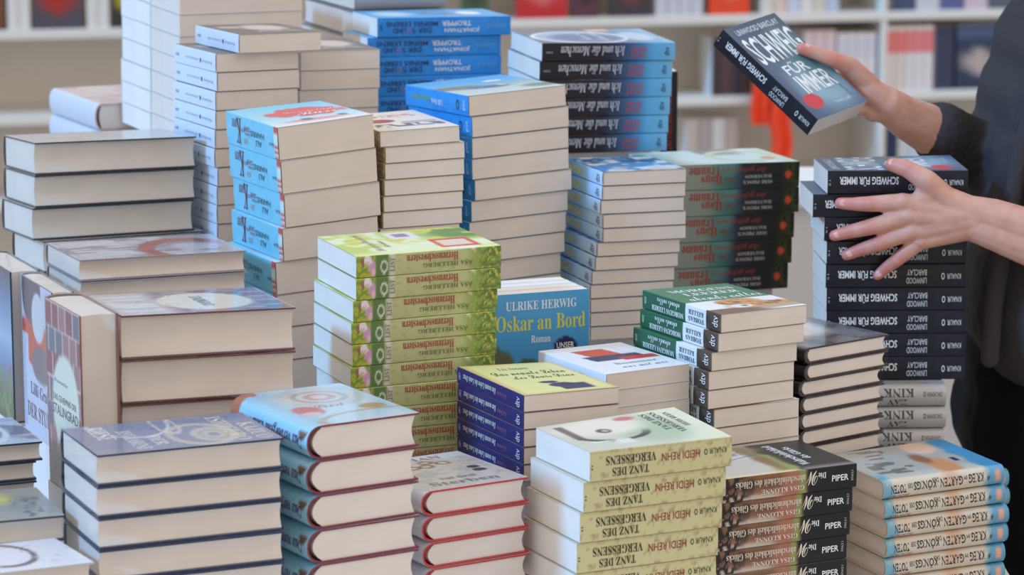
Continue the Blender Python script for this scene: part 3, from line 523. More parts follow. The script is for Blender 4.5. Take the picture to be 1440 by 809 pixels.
ct = empty('display_counter', (.64, 5.14, 0)); tag(ct, 'plain white counter standing behind the navy black paperbacks', 'counter')
q = MB(); q.box((-.22, -.20, .02), (.28, .12, 1.03)); o = q.build('counter_body', WHITE, ct)
q = MB(); q.box((-.235, -.215, 1.031), (.295, .135, 1.052)); o = q.build('counter_top', WHITE, ct); bv = o.modifiers.new('edge', 'BEVEL'); bv.width = .004; bv.segments = 2
q = MB(); q.box((-.20, -.18, 0), (.26, .10, .019)); q.build('plinth', PANELM, ct)

# ------------------------------------------------------------------ book builder
def canon_map(orient, LR, LL):
    if orient == 'R': return lambda x, y: (x, y)
    if orient == 'L': return lambda x, y: (y, LL - x)
    return lambda x, y: (LR - x, LL - y)

def make_book_meshes(key, s, h, w, t, fine, place):
    """cover, page block and film of one lying book; place turns sheet coordinates into local ones"""
    hard = s['hard']
    th = .0022 if hard else .00045
    y0 = .0045 if hard else .0006
    B = (s['bulge'] if s['orient'] != 'F' else .003) if hard else .0009
    nx, ny = (72, 46) if fine else (30, 5)
    nsx = 120; nz = 13 if hard else 14
    m = MB()
    X = np.linspace(0, h, nx); Xs = np.linspace(0, h, nsx)
    Y = np.linspace(w, y0, ny)
    def sheet(Xa, Ya, Za, colour, flip=False, smooth=False):
        P = np.zeros((len(Xa), len(Ya), 3)); P[..., 0] = Xa[:, None]; P[..., 1] = np.asarray(Ya)[None]; P[..., 2] = np.asarray(Za)[None]
        m.grid(P, colour, 0, smooth, flip)
    # front cover
    U, V = np.meshgrid(X / h, Y / w, indexing='ij')
    ct_ = s['top'](U, V)
    sheet(X, Y, np.full(ny, t), ct_, flip=True)
    # spine
    a = np.linspace(0, 1, nz)
    if hard:
        Ysp = y0 - (B + y0) * np.sin(np.pi * a) ** .85; Zsp = t / 2 + t / 2 * np.cos(np.pi * a)
    else:
        Ysp = np.where((a == 0) | (a == 1), y0, -B * np.sin(np.pi * a) * .6); Zsp = t * (1 - a); Zsp[1] = t - .0008; Zsp[-2] = .0008
    U, V = np.meshgrid(Xs / h, Zsp / t, indexing='ij')
    sheet(Xs, Ysp, Zsp, s['spine'](U, V), flip=True, smooth=bool(hard))
    # back cover
    sheet(np.array([0, h]), [y0, w], [0, 0], np.asarray(s['back'], float), flip=True)
    # inner faces and the cut edges
    oy = np.concatenate([[w, y0], Ysp[1:-1], [y0, w]]); oz = np.concatenate([[t, t], Zsp[1:-1], [0, 0]])
    iy = np.concatenate([[w, y0], Ysp[1:-1] + th, [y0, w]]); iz = np.concatenate([[t - th] * 2, np.clip(t / 2 + (Zsp[1:-1] - t / 2) * (1 - 2 * th / t), th, t - th), [th] * 2])
    sheet(np.array([0, h]), iy, iz, np.asarray(s['edge'], float))
    ec = np.asarray(s['edge'], float)
    for x, fl in ((0, False), (h, True)):
        P = np.zeros((len(oy), 2, 3)); P[..., 0] = x; P[:, 0, 1] = oy; P[:, 1, 1] = iy; P[:, 0, 2] = oz; P[:, 1, 2] = iz
        m.grid(P, ec, 0, False, fl)
    for (za, zb) in ((t, t - th), (th, 0)):
        P = np.zeros((2, 2, 3)); P[:, :, 1] = w; P[0, :, 0] = 0; P[1, :, 0] = h; P[:, 0, 2] = za; P[:, 1, 2] = zb
        m.grid(P, ec)
    # lettering
    for (txt, u0, u1, v0, v1, c, font, mode) in s['st']:
        G, F = glyphs(txt, font)
        if mode == 'f': uu = u1 - G[:, 0] * (u1 - u0); vv = v1 - G[:, 1] * (v1 - v0)
        elif mode == 'n': uu = u0 + G[:, 0] * (u1 - u0); vv = v0 + G[:, 1] * (v1 - v0)
        else: vv = v0 + G[:, 0] * (v1 - v0); uu = u1 - G[:, 1] * (u1 - u0)
        zz = vv * t
        if hard: yy = np.interp(zz, Zsp[::-1], Ysp[::-1]) - .0005
        else: yy = np.full_like(zz, -B - .0002)
        m.add(np.stack([uu * h, yy, zz], 1), F, c)
    if fine:
        for (txt, v0, v1, u0, u1, c, font) in s['tt']:
            G, F = glyphs(txt, font)
            vv = v0 + G[:, 0] * (v1 - v0); uu = u1 - G[:, 1] * (u1 - u0)
            m.add(np.stack([uu * h, vv * w, np.full(len(G), t + .00025)], 1), F, c)
    cover = m.mesh(key + '_cover', [s['mat']], place)
    # page block
    p = MB()
    ins = (.0014 if s['film'] else .0026) if hard else .0006
    yf = w - (.0045 if hard else .0006); conc = .0045 if hard else .0
    n = 8 if hard else 2
    zz = np.linspace(th, t - th, n); aa = np.linspace(0, 1, n)
    back = (y0 + .001 - (B - th) * np.sin(np.pi * aa) ** .85) if hard else np.full(n, .0012)
    fore = yf - conc * np.sin(np.pi * aa)
    nxp = 10
    Xp = np.linspace(ins, h - ins, nxp)
    def pg(Xa, Yl, fl):
        P = np.zeros((len(Xa), n, 3)); P[..., 0] = Xa[:, None]; P[..., 1] = Yl[None]; P[..., 2] = zz[None]; p.grid(P, flip=fl, smooth=bool(hard))
    pg(Xp, fore, True); pg(Xp, back, False)
    for x, fl in ((ins, False), (h - ins, True)):
        P = np.zeros((2, n, 3)); P[..., 0] = x; P[0, :, 1] = fore; P[1, :, 1] = back; P[..., 2] = zz[None]; p.grid(P, flip=not fl)
    for k, fl in ((0, True), (n - 1, False)):
        P = np.zeros((nxp, 2, 3)); P[..., 0] = Xp[:, None]; P[:, 0, 1] = back[k]; P[:, 1, 1] = fore[k]; P[..., 2] = zz[k]; p.grid(P, flip=fl)
    pages = p.mesh(key + '_pages', [PAPER[s['pages']]], place)
    wrap = None
    if s['film']:
        f = MB(); g = .0004; r = np.random.RandomState(len(key) * 7 + ord(key[-1]))
        def side(o, a, b, na, nb, nrm, fl):
            P = np.array([[np.array(o) + np.array(a) * i / (na - 1) + np.array(b) * j / (nb - 1) for j in range(nb)] for i in range(na)])
            P[1:-1, 1:-1] += np.array(nrm) * (r.rand(na - 2, nb - 2, 1) * .0012 - .0004)
            f.grid(P, flip=fl, smooth=True)
        x0, x1, ya, yb, za, zb = -g, h + g, (-B - .001 if hard else -.0015), w + g, g * .2, t + g
        dx, dy, dz = x1 - x0, yb - ya, zb - za
        side((x0, yb, za), (dx, 0, 0), (0, 0, dz), 14, 5, (0, 1, 0), True)
        side((x0, ya, za), (0, dy, 0), (0, 0, dz), 10, 5, (-1, 0, 0), True)
        side((x1, ya, za), (0, dy, 0), (0, 0, dz), 10, 5, (1, 0, 0), False)
        if fine: side((x0, ya, zb), (dx, 0, 0), (0, dy, 0), 3, 3, (0, 0, 0), False)
        wrap = f.mesh(key + '_film', [FILM], place)
    return cover, pages, wrap

ORD = ['topmost', 'second from the top', 'third from the top', 'fourth from the top', 'fifth from the top', 'sixth from the top', 'seventh from the top', 'eighth from the top', 'ninth from the top', 'tenth from the top', 'eleventh from the top', 'twelfth from the top', 'thirteenth from the top', 'fourteenth from the top', 'fifteenth from the top', 'sixteenth from the top']

def new_book(hard, meshes, film_):
    root = empty('hardcover_book' if hard else 'paperback_book')
    link('cover', meshes[0], root); link('page_block', meshes[1], root)
    if film_: link('shrink_wrap', meshes[2], root)
    return root

def copy_tree(o):
    c = o.copy(); COL.objects.link(c)
    for ch in o.children:
        d = ch.copy(); COL.objects.link(d); d.parent = c
    return c

def build_stack(key):
    s = STY[key]; L = LAY[key]
    fx, fy, fz, yaw, LR, LL = L[0] / 1e3, L[1] / 1e3, CAM_H + L[2] / 1e3, L[3], L[4] / 1e3, L[5] / 1e3
    sx, sy, sxy, t = L[6], L[7], L[8] * 1e3, L[9] / 1e3
    dxs = list(L[10])
    floor_z = TABLE_Z
    if key == 'S': floor_z = CAM_H - .8394
    for _ in range(s['extra']): dxs.append(dxs[-1])
    n = len(dxs); N = n + 3
    if key in ('R', 'S', 'Q2', 'P'):
        sx_, sy_, N = (sx, sy, n)
    while fz - n * t < floor_z - .0005 and n > 1: n -= 1
    h, w = (LR, LL) if s['orient'] in 'RF' else (LL, LR)
    ax, ay = sx / N, sy / N
    cm = canon_map(s['orient'], LR, LL)
    gap = .0011 if s['film'] else .0007
    tm = t - gap
    def placer(fine):
        def place(V):
            x, y = cm(V[:, 0], V[:, 1]); ze = V[:, 2] / tm
            tw = sxy if fine else 0.0
            return np.stack([x, y, V[:, 2] + ze * (ax * x + ay * y + tw * x * y)], 1)
        return place
    top = make_book_meshes(key + 't', s, h, w, tm, True, placer(True))
    low = make_book_meshes(key, s, h, w, tm, False, placer(False))
    proto = None
    grp = 'stack of: ' + s['desc']
    for k in range(n):
        if k == 0: b = new_book(s['hard'], top, s['film'])
        elif proto is None: b = proto = new_book(s['hard'], low, s['film'])
        else: b = copy_tree(proto)
        q = (N - 1 - k) / N; sh_ = (dxs[k] - dxs[0]) / 1e3
        b.location = (fx + dxs[k] / 1e3, fy, fz - (k + 1) * t + q * (sx * math.cos(yaw) - sy * math.sin(yaw)) * sh_)
        jit = 0 if k == 0 else rng.uniform(-.007, .007)
        b.rotation_euler = (math.atan(sy * q), -math.atan(sx * q), yaw + jit)
        tag(b, '%s, %s of its stack' % (s['desc'], ORD[k]), 'book', grp)
    bottom = fz - n * t
    if bottom - floor_z > .004:
        # plain block that lifts the stack off the table
        mx, my = .022, .022
        mean = sum(dxs[:n]) / n / 1e3
        o = empty('display_block', (fx + mean, fy, floor_z), (0, 0, yaw)); tag(o, 'white block lifting the stack of ' + s['desc'] + 's', 'display block', 'display blocks under the stacks')
        q = MB(); q.box((mx, my, 0), (LR - mx, LL - my, bottom - floor_z - .0015)); bo = q.build('block_body', WHITE, o)
    return

for k_ in LAY: build_stack(k_)

# ------------------------------------------------------------------ upright copies
def upright(name, key, s, h, w, t, origin, yaw, axes, label, group=None):
    """axes: local directions of the sheet's head-to-foot, spine-to-fore-edge and back-to-front"""
    A = np.array(axes, float)
    o3 = np.array(origin[1], float)
    place = lambda V: o3 + V[:, :1] * A[0] + V[:, 1:2] * A[1] + V[:, 2:3] * A[2]
    me = make_book_meshes(key, s, h, w, t, True, place)
    b = empty(name, origin[0], (0, 0, yaw))
    link('cover', me[0], b); link('page_block', me[1], b)
    if me[2]: link('shrink_wrap', me[2], b)
    tag(b, label, 'book', group)
    return b
FACE_LEFT = ((0, 0, -1), (0, -1, 0), (-1, 0, 0))
FACE_FRONT = ((0, 0, -1), (1, 0, 0), (0, -1, 0))
SPINE_FRONT = ((0, 0, -1), (0, 1, 0), (1, 0, 0))
sD3 = sty('L', 1, 1, spine=flat((110, 60, 66)), top=top_D3, edge=(140, 92, 84), pages='warm', tt=(('Franziska', .24, .62, .405, .425, (92, 98, 96), 'italic'), ('DAS GEHEIMNIS DER', .2, .86, .49, .525, (84, 90, 88), 'sans'), ('STALINGRAD', .18, .90, .545, .60, (66, 72, 72), 'sans'), ('Roman', .45, .62, .66, .68, (110, 116, 112), 'italic')))
sD2 = sty('L', 1, 1, spine=flat((160, 168, 190)), top=top_D2, edge=(120, 122, 130), pages='warm', tt=(('Lilli Gruber', .26, .98, .66, .74, (60, 62, 84), 'serif'), ('DER STURM', .14, 1.0, .80, .90, (112, 58, 72), 'serif')))
sD1 = sty('L', 1, 1, spine=flat((60, 84, 110)), top=top_D1, edge=(50, 74, 70), pages='warm')
D_BASE = CAM_H - .8465
for (nm, sD, F, yaw, LR, LL, lab) in (
    ('D3', sD3, (-480.5, 3265.1, -630.7), .4484, 45.4, 130.9, 'upright film-wrapped hardcover with plum tombstone pattern and cream oval'),
    ('D2', sD2, (-551.8, 3527.8, -653.0), .4204, 28.4, 142.8, 'upright hardcover with pale blue cover, dark figure and red scarf'),
    ('D1', sD1, (-624.4, 3668.0, -652.7), .4269, 38.4, 155.2, 'upright hardcover with blue sky and green meadow cover')):
    zt = CAM_H + F[2] / 1e3; hh = zt - D_BASE
    upright('hardcover_book', nm, sD, hh, LL / 1e3, LR / 1e3, ((F[0] / 1e3, F[1] / 1e3, D_BASE), (LR / 1e3, LL / 1e3, hh)), yaw, FACE_LEFT, lab, 'upright books at the left end')
    o = empty('display_block', (F[0] / 1e3, F[1] / 1e3, TABLE_Z), (0, 0, yaw)); tag(o, 'white block carrying the ' + lab[:lab.find(' with')] + ' with ' + lab[lab.find('with') + 5:], 'display block', 'display blocks under the stacks')
    q = MB(); q.box((-.001, -.001, 0), (LR / 1e3 + .002, LL / 1e3 + .001, D_BASE - TABLE_Z - .0004)); q.build('block_body', WHITE, o)

sK = sty('R', 0, 0, spine=flat((70, 140, 190)), top=top_K, edge=(224, 226, 230), pages='white', tt=(('ULRIKE HERWIG', .14, .87, .052, .112, (226, 236, 242), 'serif'), ('Oskar an Bord', .04, .96, .145, .25, (214, 212, 76), 'serif'), ('Roman', .40, .60, .285, .335, (232, 236, 238), 'serif'), ('UNSER', .665, .845, .345, .385, (236, 236, 240), 'bold'), ('TIPP', .66, .85, .40, .46, (236, 236, 240), 'bold')))
KF = (-.0249, 3.6793, CAM_H - .6843); tK = .0235; hK = .192
KB = KF[2] - hK
KN = ('frontmost', 'second', 'third', 'rearmost')
kproto = None
for i in range(4):
    lab = 'sky blue upright paperback with yellow title, %s of four copies' % KN[i]
    c, s_ = math.cos(.3762), math.sin(.3762)
    loc = (KF[0] - s_ * i * tK, KF[1] + c * i * tK, KB)
    if i == 0: kproto = upright('paperback_book', 'K', sK, hK, .1316, tK - .0006, (loc, (0, tK - .0006, hK)), .3762, FACE_FRONT, lab, 'upright sky blue paperbacks')
    else:
        b = copy_tree(kproto); b.location = loc; b.rotation_euler = (0, 0, .3762); tag(b, lab)
o = empty('display_block', (KF[0], KF[1], TABLE_Z), (0, 0, .3762)); tag(o, 'white block carrying the four sky blue upright paperbacks', 'display block', 'display blocks under the stacks')
q = MB(); q.box((0, 0, 0), (.1316, .094, KB - TABLE_Z - .0004)); q.build('block_body', WHITE, o)

sW2 = sty('R', 0, 0, spine=lambda u, v: lay(K((36, 34, 44), u), (52, 50, 62), sst(.7, .8, u)), top=flat((44, 42, 52)), edge=(60, 56, 62), pages='white', st=(('Der Preis, den sie zahlten', .12, .62, .3, .72, (186, 84, 58), 'italic', 'f'), ('DIVE', .82, .95, .55, .8, (200, 200, 206), 'sans', 'f'), ('TATI', .82, .95, .2, .45, (200, 200, 206), 'sans', 'f')))
upright('paperback_book', 'W2u', sW2, .190, .118, .026, ((.2235, 4.490, CAM_H - .6823), (0, 0, .190)), .10, SPINE_FRONT, 'black upright paperback with orange spine lettering behind the dark-to-blue stack')

# the held copy
Rm = Matrix(((.6631, .6087, .4356), (-.4303, .7862, -.4436), (-.6125, .1066, .7832)))
me = make_book_meshes('T', STY['S'], .183, .1266, .0287, True, lambda V: V)
tb = empty('paperback_book', (.2705, 4.0284, CAM_H - .4062)); tb.rotation_euler = Rm.to_euler()
link('cover', me[0], tb); link('page_block', me[1], tb)
tag(tb, 'navy blue paperback with white title and red oval, held up in a hand', 'book')

# ------------------------------------------------------------------ shelves behind, with their books
SH_A = Vector((-1.57, 9.17, 0)); SH_D = Vector((3.27, .77, 0)).normalized(); SH_YAW = math.atan2(.77, 3.27)
SH_L = 3.36
def shelf_unit():
    t = empty('shelving_unit', SH_A, (0, 0, SH_YAW)); tag(t, 'long low cream shelving unit along the hall behind the stacks', 'shelving')
    for z in (.05, .39, .655, .92, 1.21):
        q = MB(); q.box((-.5, 0, z - .03), (SH_L + .6, .30, z)); o = q.build('shelf_board', SHELFM, t)
        bv = o.modifiers.new('edge', 'BEVEL'); bv.width = .004; bv.segments = 2
    q = MB(); q.box((-.5, .301, 0), (SH_L + .6, .32, 1.30)); q.build('back_panel', PANELM, t)
    zs = (.05, .39, .655, .92, 1.21)
    for x in (-.52, 2.86, SH_L + .601):
        q = MB(); q.box((x, .002, 0), (x + .019, .299, 1.30)); q.build('side_panel' if x != 2.86 else 'divider', SHELFM, t)
    return t
# the divider passes through the boards of the unit it belongs to
shelf_unit()
def shelf_book(s0, wdt, hgt, z, col, face=False, col2=None, label='', depth=.13, y=.02, grp=None):
    hard = 0
    c2 = col2 if col2 is not None else col
    if face:
        st = sty('L', 0, 0, spine=flat(col), top=lambda u, v: lay(lay(K(col, u), c2, ell(u, v, .58, .5, .22, .3, .3)), tuple(min(255, c * 1.25 + 20) for c in col), sst(.3, .15, u)), edge=(230, 226, 220))
        b = empty('book', SH_A + SH_D * s0 + Vector((-SH_D.y, SH_D.x, 0)) * y + Vector((0, 0, z)), (0, 0, SH_YAW))
        A = FACE_FRONT; o3 = (0, .024, hgt); h, w, t = hgt, wdt, .024
    else:
        st = sty('L', 0, 0, spine=lambda u, v: lay(K(col, u), c2, rect(u, v, .08, .42, -1, 2)), top=flat(col), edge=(230, 226, 220))
        b = empty('book', SH_A + SH_D * s0 + Vector((-SH_D.y, SH_D.x, 0)) * y + Vector((0, 0, z)), (0, 0, SH_YAW))
        A = SPINE_FRONT; o3 = (0, 0, hgt); h, w, t = hgt, depth, wdt
    A = np.array(A, float); o3 = np.array(o3)
    me = make_book_meshes('sb', st, h, w, t, False, lambda V: o3 + V[:, :1] * A[0] + V[:, 1:2] * A[1] + V[:, 2:3] * A[2])
    link('cover', me[0], b); link('page_block', me[1], b)
    tag(b, label, 'book', grp)
    return b
PLACE = ['first', 'second', 'third', 'fourth', 'fifth', 'sixth', 'seventh', 'eighth', 'ninth']
T1 = .9203; T2 = .6553
shelf_book(-.03, .045, .20, T1, (120, 70, 50), label='dark rust book at the left end of the upper shelf')
for i in range(2): shelf_book(.028 + i * .035, .033, .205, T1, (226, 222, 216), label='white book on the upper shelf, %s beside the grey and red cover' % PLACE[i], grp='white books on the upper shelf')
shelf_book(.105, .15, .21, T1, (84, 80, 90), True, (176, 52, 44), 'face-out grey book with red patch on the upper shelf')
for i in range(2): shelf_book(.27 + i * .035, .033, .205, T1, (224, 220, 216), label='white book on the upper shelf, %s before the yellow-lettered cover' % PLACE[i], grp='white books on the upper shelf')
shelf_book(.345, .12, .20, T1, (58, 54, 52), True, (206, 186, 40), 'face-out dark book with yellow lettering on the upper shelf')
shelf_book(1.455, .085, .2, T1, (70, 100, 70), True, (60, 66, 60), 'face-out dark green book above the bright blue stack')
shelf_book(1.635, .165, .2, T1, (196, 44, 48), True, (214, 110, 108), 'face-out red book on the upper shelf')
shelf_book(1.815, .09, .2, T1, (96, 56, 66), True, (60, 44, 50), 'face-out maroon book on the upper shelf')
shelf_book(1.945, .135, .2, T1, (70, 60, 66), True, (130, 60, 60), 'face-out charcoal book on the upper shelf')
for i in range(4): shelf_book(2.095 + i * .04, .037, .2, T1, (206, 204, 212), label='pale lilac book on the upper shelf, %s from the charcoal cover' % PLACE[i], grp='pale lilac books on the upper shelf')
shelf_book(2.275, .135, .2, T1, (236, 74, 40), True, (236, 110, 70), 'face-out orange-red book on the upper shelf')
for i, c in enumerate(((222, 214, 206), (226, 200, 186), (206, 210, 222), (226, 222, 214), (214, 206, 190), (190, 200, 216))): shelf_book(2.45 + i * .045, .042, .2, T1, c, label='pale book on the upper shelf, %s right of the orange-red cover' % PLACE[i], grp='pale books on the upper shelf')
for i, c in enumerate(((70, 84, 120), (206, 206, 212), (96, 100, 150), (210, 190, 200), (90, 96, 110))): shelf_book(2.90 + i * .085, .08, .2, T1, c, label='%s of the mixed books at the right end of the upper shelf' % PLACE[i], grp='mixed books on the upper shelf')
for i, c in enumerate(((70, 56, 52), (88, 62, 66), (60, 54, 62), (78, 66, 50))): shelf_book(2.285 + i * .035, .033, .19, T2, c, label='dark brown book on the middle shelf, %s from the pillar side' % PLACE[i], grp='dark books on the middle shelf')
for i in range(3): shelf_book(2.60 + i * .037, .034, .205, T2, (222, 196, 196), label='pale pink book on the middle shelf, %s of three' % PLACE[i], grp='pale pink books on the middle shelf')
for i in range(4): shelf_book(2.715 + i * .034, .032, .195, T2, (226, 218, 216), False, (214, 206, 212), 'white book on the middle shelf, %s after the pink ones' % PLACE[i], grp='white books on the middle shelf')
for i in range(5): shelf_book(2.885 + i * .033, .031, .215, T2, (226, 216, 214), False, (232, 128, 128), 'white book with salmon band on the middle shelf, %s of five' % PLACE[i], grp='salmon banded books on the middle shelf')
for i in range(2): shelf_book(3.055 + i * .034, .032, .21, T2, (58, 62, 86), label='navy book on the middle shelf, %s beside the face-out cover' % PLACE[i], grp='navy books on the middle shelf')
shelf_book(3.13, .165, .215, T2, (48, 58, 82), True, (190, 172, 164), 'face-out dark blue book with a pale face on the middle shelf')
for i in range(3): shelf_book(3.30 + i * .036, .034, .21, T2, (66, 62, 74), label='dark grey book on the middle shelf, %s past the face-out cover' % PLACE[i], grp='dark grey books on the middle shelf')
for i, c in enumerate(((40, 52, 84), (206, 206, 210), (196, 204, 214), (90, 100, 130), (220, 216, 210))): shelf_book(2.89 + i * .042, .04, .2, .3903, c, label='%s of the mixed books on the lower shelf' % PLACE[i], grp='mixed books on the lower shelf')
for i, c in enumerate(((196, 180, 166), (176, 160, 150), (214, 204, 196), (186, 166, 150))): shelf_book(2.20 + i * .045, .042, .19, .3903, c, label='tan book on the lower shelf, %s of four' % PLACE[i], grp='tan books on the lower shelf')

# orange-red cloth bag hanging in front of the shelves
ORANGE = plain('orange_cloth', (240, 66, 26), rough=.7, noise=.06, scale=30, bump=.3)
bg = empty('cloth_bag', SH_A + SH_D * 2.40 + Vector((-SH_D.y, SH_D.x, 0)) * -.05 + Vector((0, 0, .655)), (0, 0, SH_YAW)); tag(bg, 'orange-red cloth bag hanging from the middle shelf', 'bag')
def cloth(name, x0, x1, z0, z1, y0, ph):
    n = 16; m = MB()
    xs = np.linspace(x0, x1, n); zs = np.linspace(z0, z1, n)
    Xg, Zg = np.meshgrid(xs, zs, indexing='ij')
    sw = .5 + .5 * (z1 - Zg) / (z1 - z0)
    yo = y0 - .008 * np.sin(Xg * 150 + ph) * sw
    Xw = Xg + .006 * np.sin(Zg * 40 + ph) * sw
    m.grid(np.stack([Xw, yo, Zg], -1), smooth=True); m.grid(np.stack([Xw, yo + .006, Zg], -1), smooth=True, flip=True)
    return m.build(name, ORANGE, bg)
cloth('bag_body', 0, .075, -.09, .085, -.004, 0); cloth('hanging_flap', .062, .128, -.20, .012, -.022, 1.3)
m = MB(); m.box((.005, -.012, .08), (.07, .09, .088)); m.build('strap', ORANGE, bg)

# ------------------------------------------------------------------ the person
def capsules(bm, chain, seg=14):
    """chain: list of (point, radius) or (point, (r_along_a, r_along_b)) joined by tapered tubes"""
    def sph(p, r):
        bmesh.ops.create_uvsphere(bm, u_segments=seg, v_segments=8, radius=r, matrix=Matrix.Translation(p))
    for (p, r) in chain: sph(Vector(p), r)
    for (p, r), (p2, r2) in zip(chain[:-1], chain[1:]):
        p = Vector(p); p2 = Vector(p2); d = p2 - p
        if d.length < 1e-5: continue
        M = Matrix.Translation((p + p2) / 2) @ d.to_track_quat('Z', 'Y').to_matrix().to_4x4()
        bmesh.ops.create_cone(bm, cap_ends=True, segments=seg, radius1=r, radius2=r2, depth=d.length, matrix=M)
def remeshed(name, chains, voxel, smooth_it, mat, parent, fac=.5, extra=None):
    bm = bmesh.new()
    for c in chains: capsules(bm, c)
    if extra: extra(bm)
    me = bpy.data.meshes.new(name); bm.to_mesh(me); bm.free()
    o = bpy.data.objects.new(name, me); COL.objects.link(o)
    r = o.modifiers.new('r', 'REMESH'); r.mode = 'VOXEL'; r.voxel_size = voxel; r.use_smooth_shade = True
    sm = o.modifiers.new('s', 'SMOOTH'); sm.factor = fac; sm.iterations = smooth_it
    dg = bpy.context.evaluated_depsgraph_get(); dg.update()
    me2 = bpy.data.meshes.new_from_object(o.evaluated_get(dg))
    bpy.data.objects.remove(o)
    me2.name = name; me2.materials.clear(); me2.materials.append(mat)
    for p in me2.polygons: p.use_smooth = True
    return link(name, me2, parent)

def skin_mat():
    m, n, l, b = new_mat('skin')
    tc = n.new('ShaderNodeTexCoord'); nz = n.new('ShaderNodeTexNoise'); nz.inputs['Scale'].default_value = 55; nz.inputs['Detail'].default_value = 5
    n2 = n.new('ShaderNodeTexNoise'); n2.inputs['Scale'].default_value = 420; n2.inputs['Detail'].default_value = 3
    l.new(tc.outputs['Object'], nz.inputs['Vector']); l.new(tc.outputs['Object'], n2.inputs['Vector'])
    rp = n.new('ShaderNodeValToRGB')
    rp.color_ramp.elements[0].color = (*lin((196, 138, 120)), 1); rp.color_ramp.elements[0].position = .12
    rp.color_ramp.elements[1].color = (*lin((222, 174, 154)), 1); rp.color_ramp.elements[1].position = .88
    l.new(nz.outputs['Fac'], rp.inputs[0])
    # redder fingertips and knuckles carried by the attribute written on the mesh
    at = n.new('ShaderNodeAttribute'); at.attribute_name = 'flush'
    mx = n.new('ShaderNodeMix'); mx.data_type = 'RGBA'; mx.inputs[7].default_value = (*lin((206, 104, 96)), 1)
    l.new(at.outputs['Fac'], mx.inputs[0]); l.new(rp.outputs[0], mx.inputs[6]); l.new(mx.outputs[2], b.inputs['Base Color'])
    b.inputs['Roughness'].default_value = .46; b.inputs['Specular IOR Level'].default_value = .4
    b.inputs['Subsurface Weight'].default_value = .12; b.inputs['Subsurface Radius'].default_value = (.008, .003, .002); b.inputs['Subsurface Scale'].default_value = .5
    bp = n.new('ShaderNodeBump'); bp.inputs['Strength'].default_value = .22; bp.inputs['Distance'].default_value = .0012
    l.new(n2.outputs['Fac'], bp.inputs['Height']); l.new(bp.outputs[0], b.inputs['Normal'])
    return m
SKIN = skin_mat()
KNIT = plain('charcoal_knit', (66, 62, 64), rough=.95, spec=.1, noise=.22, scale=160, bump=.5, dist=.003)
BLACK = plain('black_cloth', (15, 15, 17), rough=.9, spec=.15, noise=.2, scale=60, bump=.2)
HAIR = plain('brown_hair', (74, 52, 38), rough=.5, noise=.3, scale=90, bump=.5)
NAIL = plain('fingernail', (226, 170, 158), rough=.28, spec=.5, noise=.02)
EYE = plain('eye', (235, 232, 228), rough=.2, noise=.01); IRIS = plain('iris', (70, 54, 40), rough=.2)
SHOE = plain('black_shoe', (28, 26, 26), rough=.5)

person = empty('person', (.76, 4.16, 0)); tag(person, 'person in charcoal cardigan lifting one paperback and steadying the navy black stack', 'person')
PO = Vector((.76, 4.16, 0))
def P(*a): return Vector(a) - PO

# near (left) hand spread on the spines
TH = [((.5700, 3.874, 1.2060), .0155), ((.5406, 3.868, 1.2330), .0135), ((.5175, 3.878, 1.2465), .0108), ((.5040, 3.886, 1.2500), .0100), ((.4975, 3.889, 1.2510), .0088)]
IX = [((.5672, 3.874, 1.1958), .0140), ((.5103, 3.872, 1.2040), .0112), ((.4693, 3.876, 1.2012), .0098), ((.4449, 3.884, 1.1998), .0085), ((.4305, 3.887, 1.2004), .0074)]
MD = [((.5721, 3.874, 1.1864), .0140), ((.5179, 3.870, 1.1858), .0115), ((.4662, 3.876, 1.1698), .0099), ((.4393, 3.885, 1.1619), .0086), ((.4240, 3.888, 1.1572), .0074)]
RG = [((.5742, 3.874, 1.1770), .0140), ((.5224, 3.872, 1.1656), .0110), ((.4802, 3.877, 1.1480), .0094), ((.4575, 3.885, 1.1387), .0083), ((.4405, 3.888, 1.1312), .0072)]
PK = [((.5774, 3.875, 1.1683), .0140), ((.5343, 3.876, 1.1510), .0102), ((.5049, 3.880, 1.1255), .0085), ((.4917, 3.885, 1.1140), .0076), ((.4815, 3.888, 1.1040), .0066)]
WR = (.6050, 3.876, 1.1815)
palm = [[(WR, .0215), (IX[1][0], .0125)], [(WR, .0215), (MD[1][0], .0128)], [(WR, .0215), (RG[1][0], .0124)], [((.6030, 3.877, 1.1740), .0205), (PK[1][0], .0112)],
        [((.6030, 3.877, 1.1900), .0205), ((.565, 3.875, 1.210), .0160), TH[1]],
        [((.5406, 3.872, 1.2300), .0100), ((.5303, 3.874, 1.2080), .0085)], [((.548, 3.872, 1.213), .012), ((.530, 3.872, 1.205), .011)]]
web = [[((.5180, 3.872, 1.2030), .0085), ((.5215, 3.871, 1.1870), .0090), ((.5270, 3.873, 1.1680), .0085), ((.5370, 3.876, 1.1530), .008)]]
fore = [[((.6030, 3.877, 1.1905), .0215), ((.6300, 3.874, 1.1850), .0235), ((.6703, 3.872, 1.1700), .0275), ((.7500, 3.874, 1.1440), .036), ((.8366, 3.885, 1.1145), .040)],
        [((.6030, 3.877, 1.1730), .0215), ((.6300, 3.874, 1.1640), .0235), ((.6703, 3.872, 1.1500), .0275), ((.7500, 3.874, 1.1240), .036), ((.8366, 3.885, 1.1145), .042)],
        [((.8366, 3.885, 1.1145), .042), ((.815, 3.955, 1.28), .048), ((.795, 3.995, 1.385), .056)]]
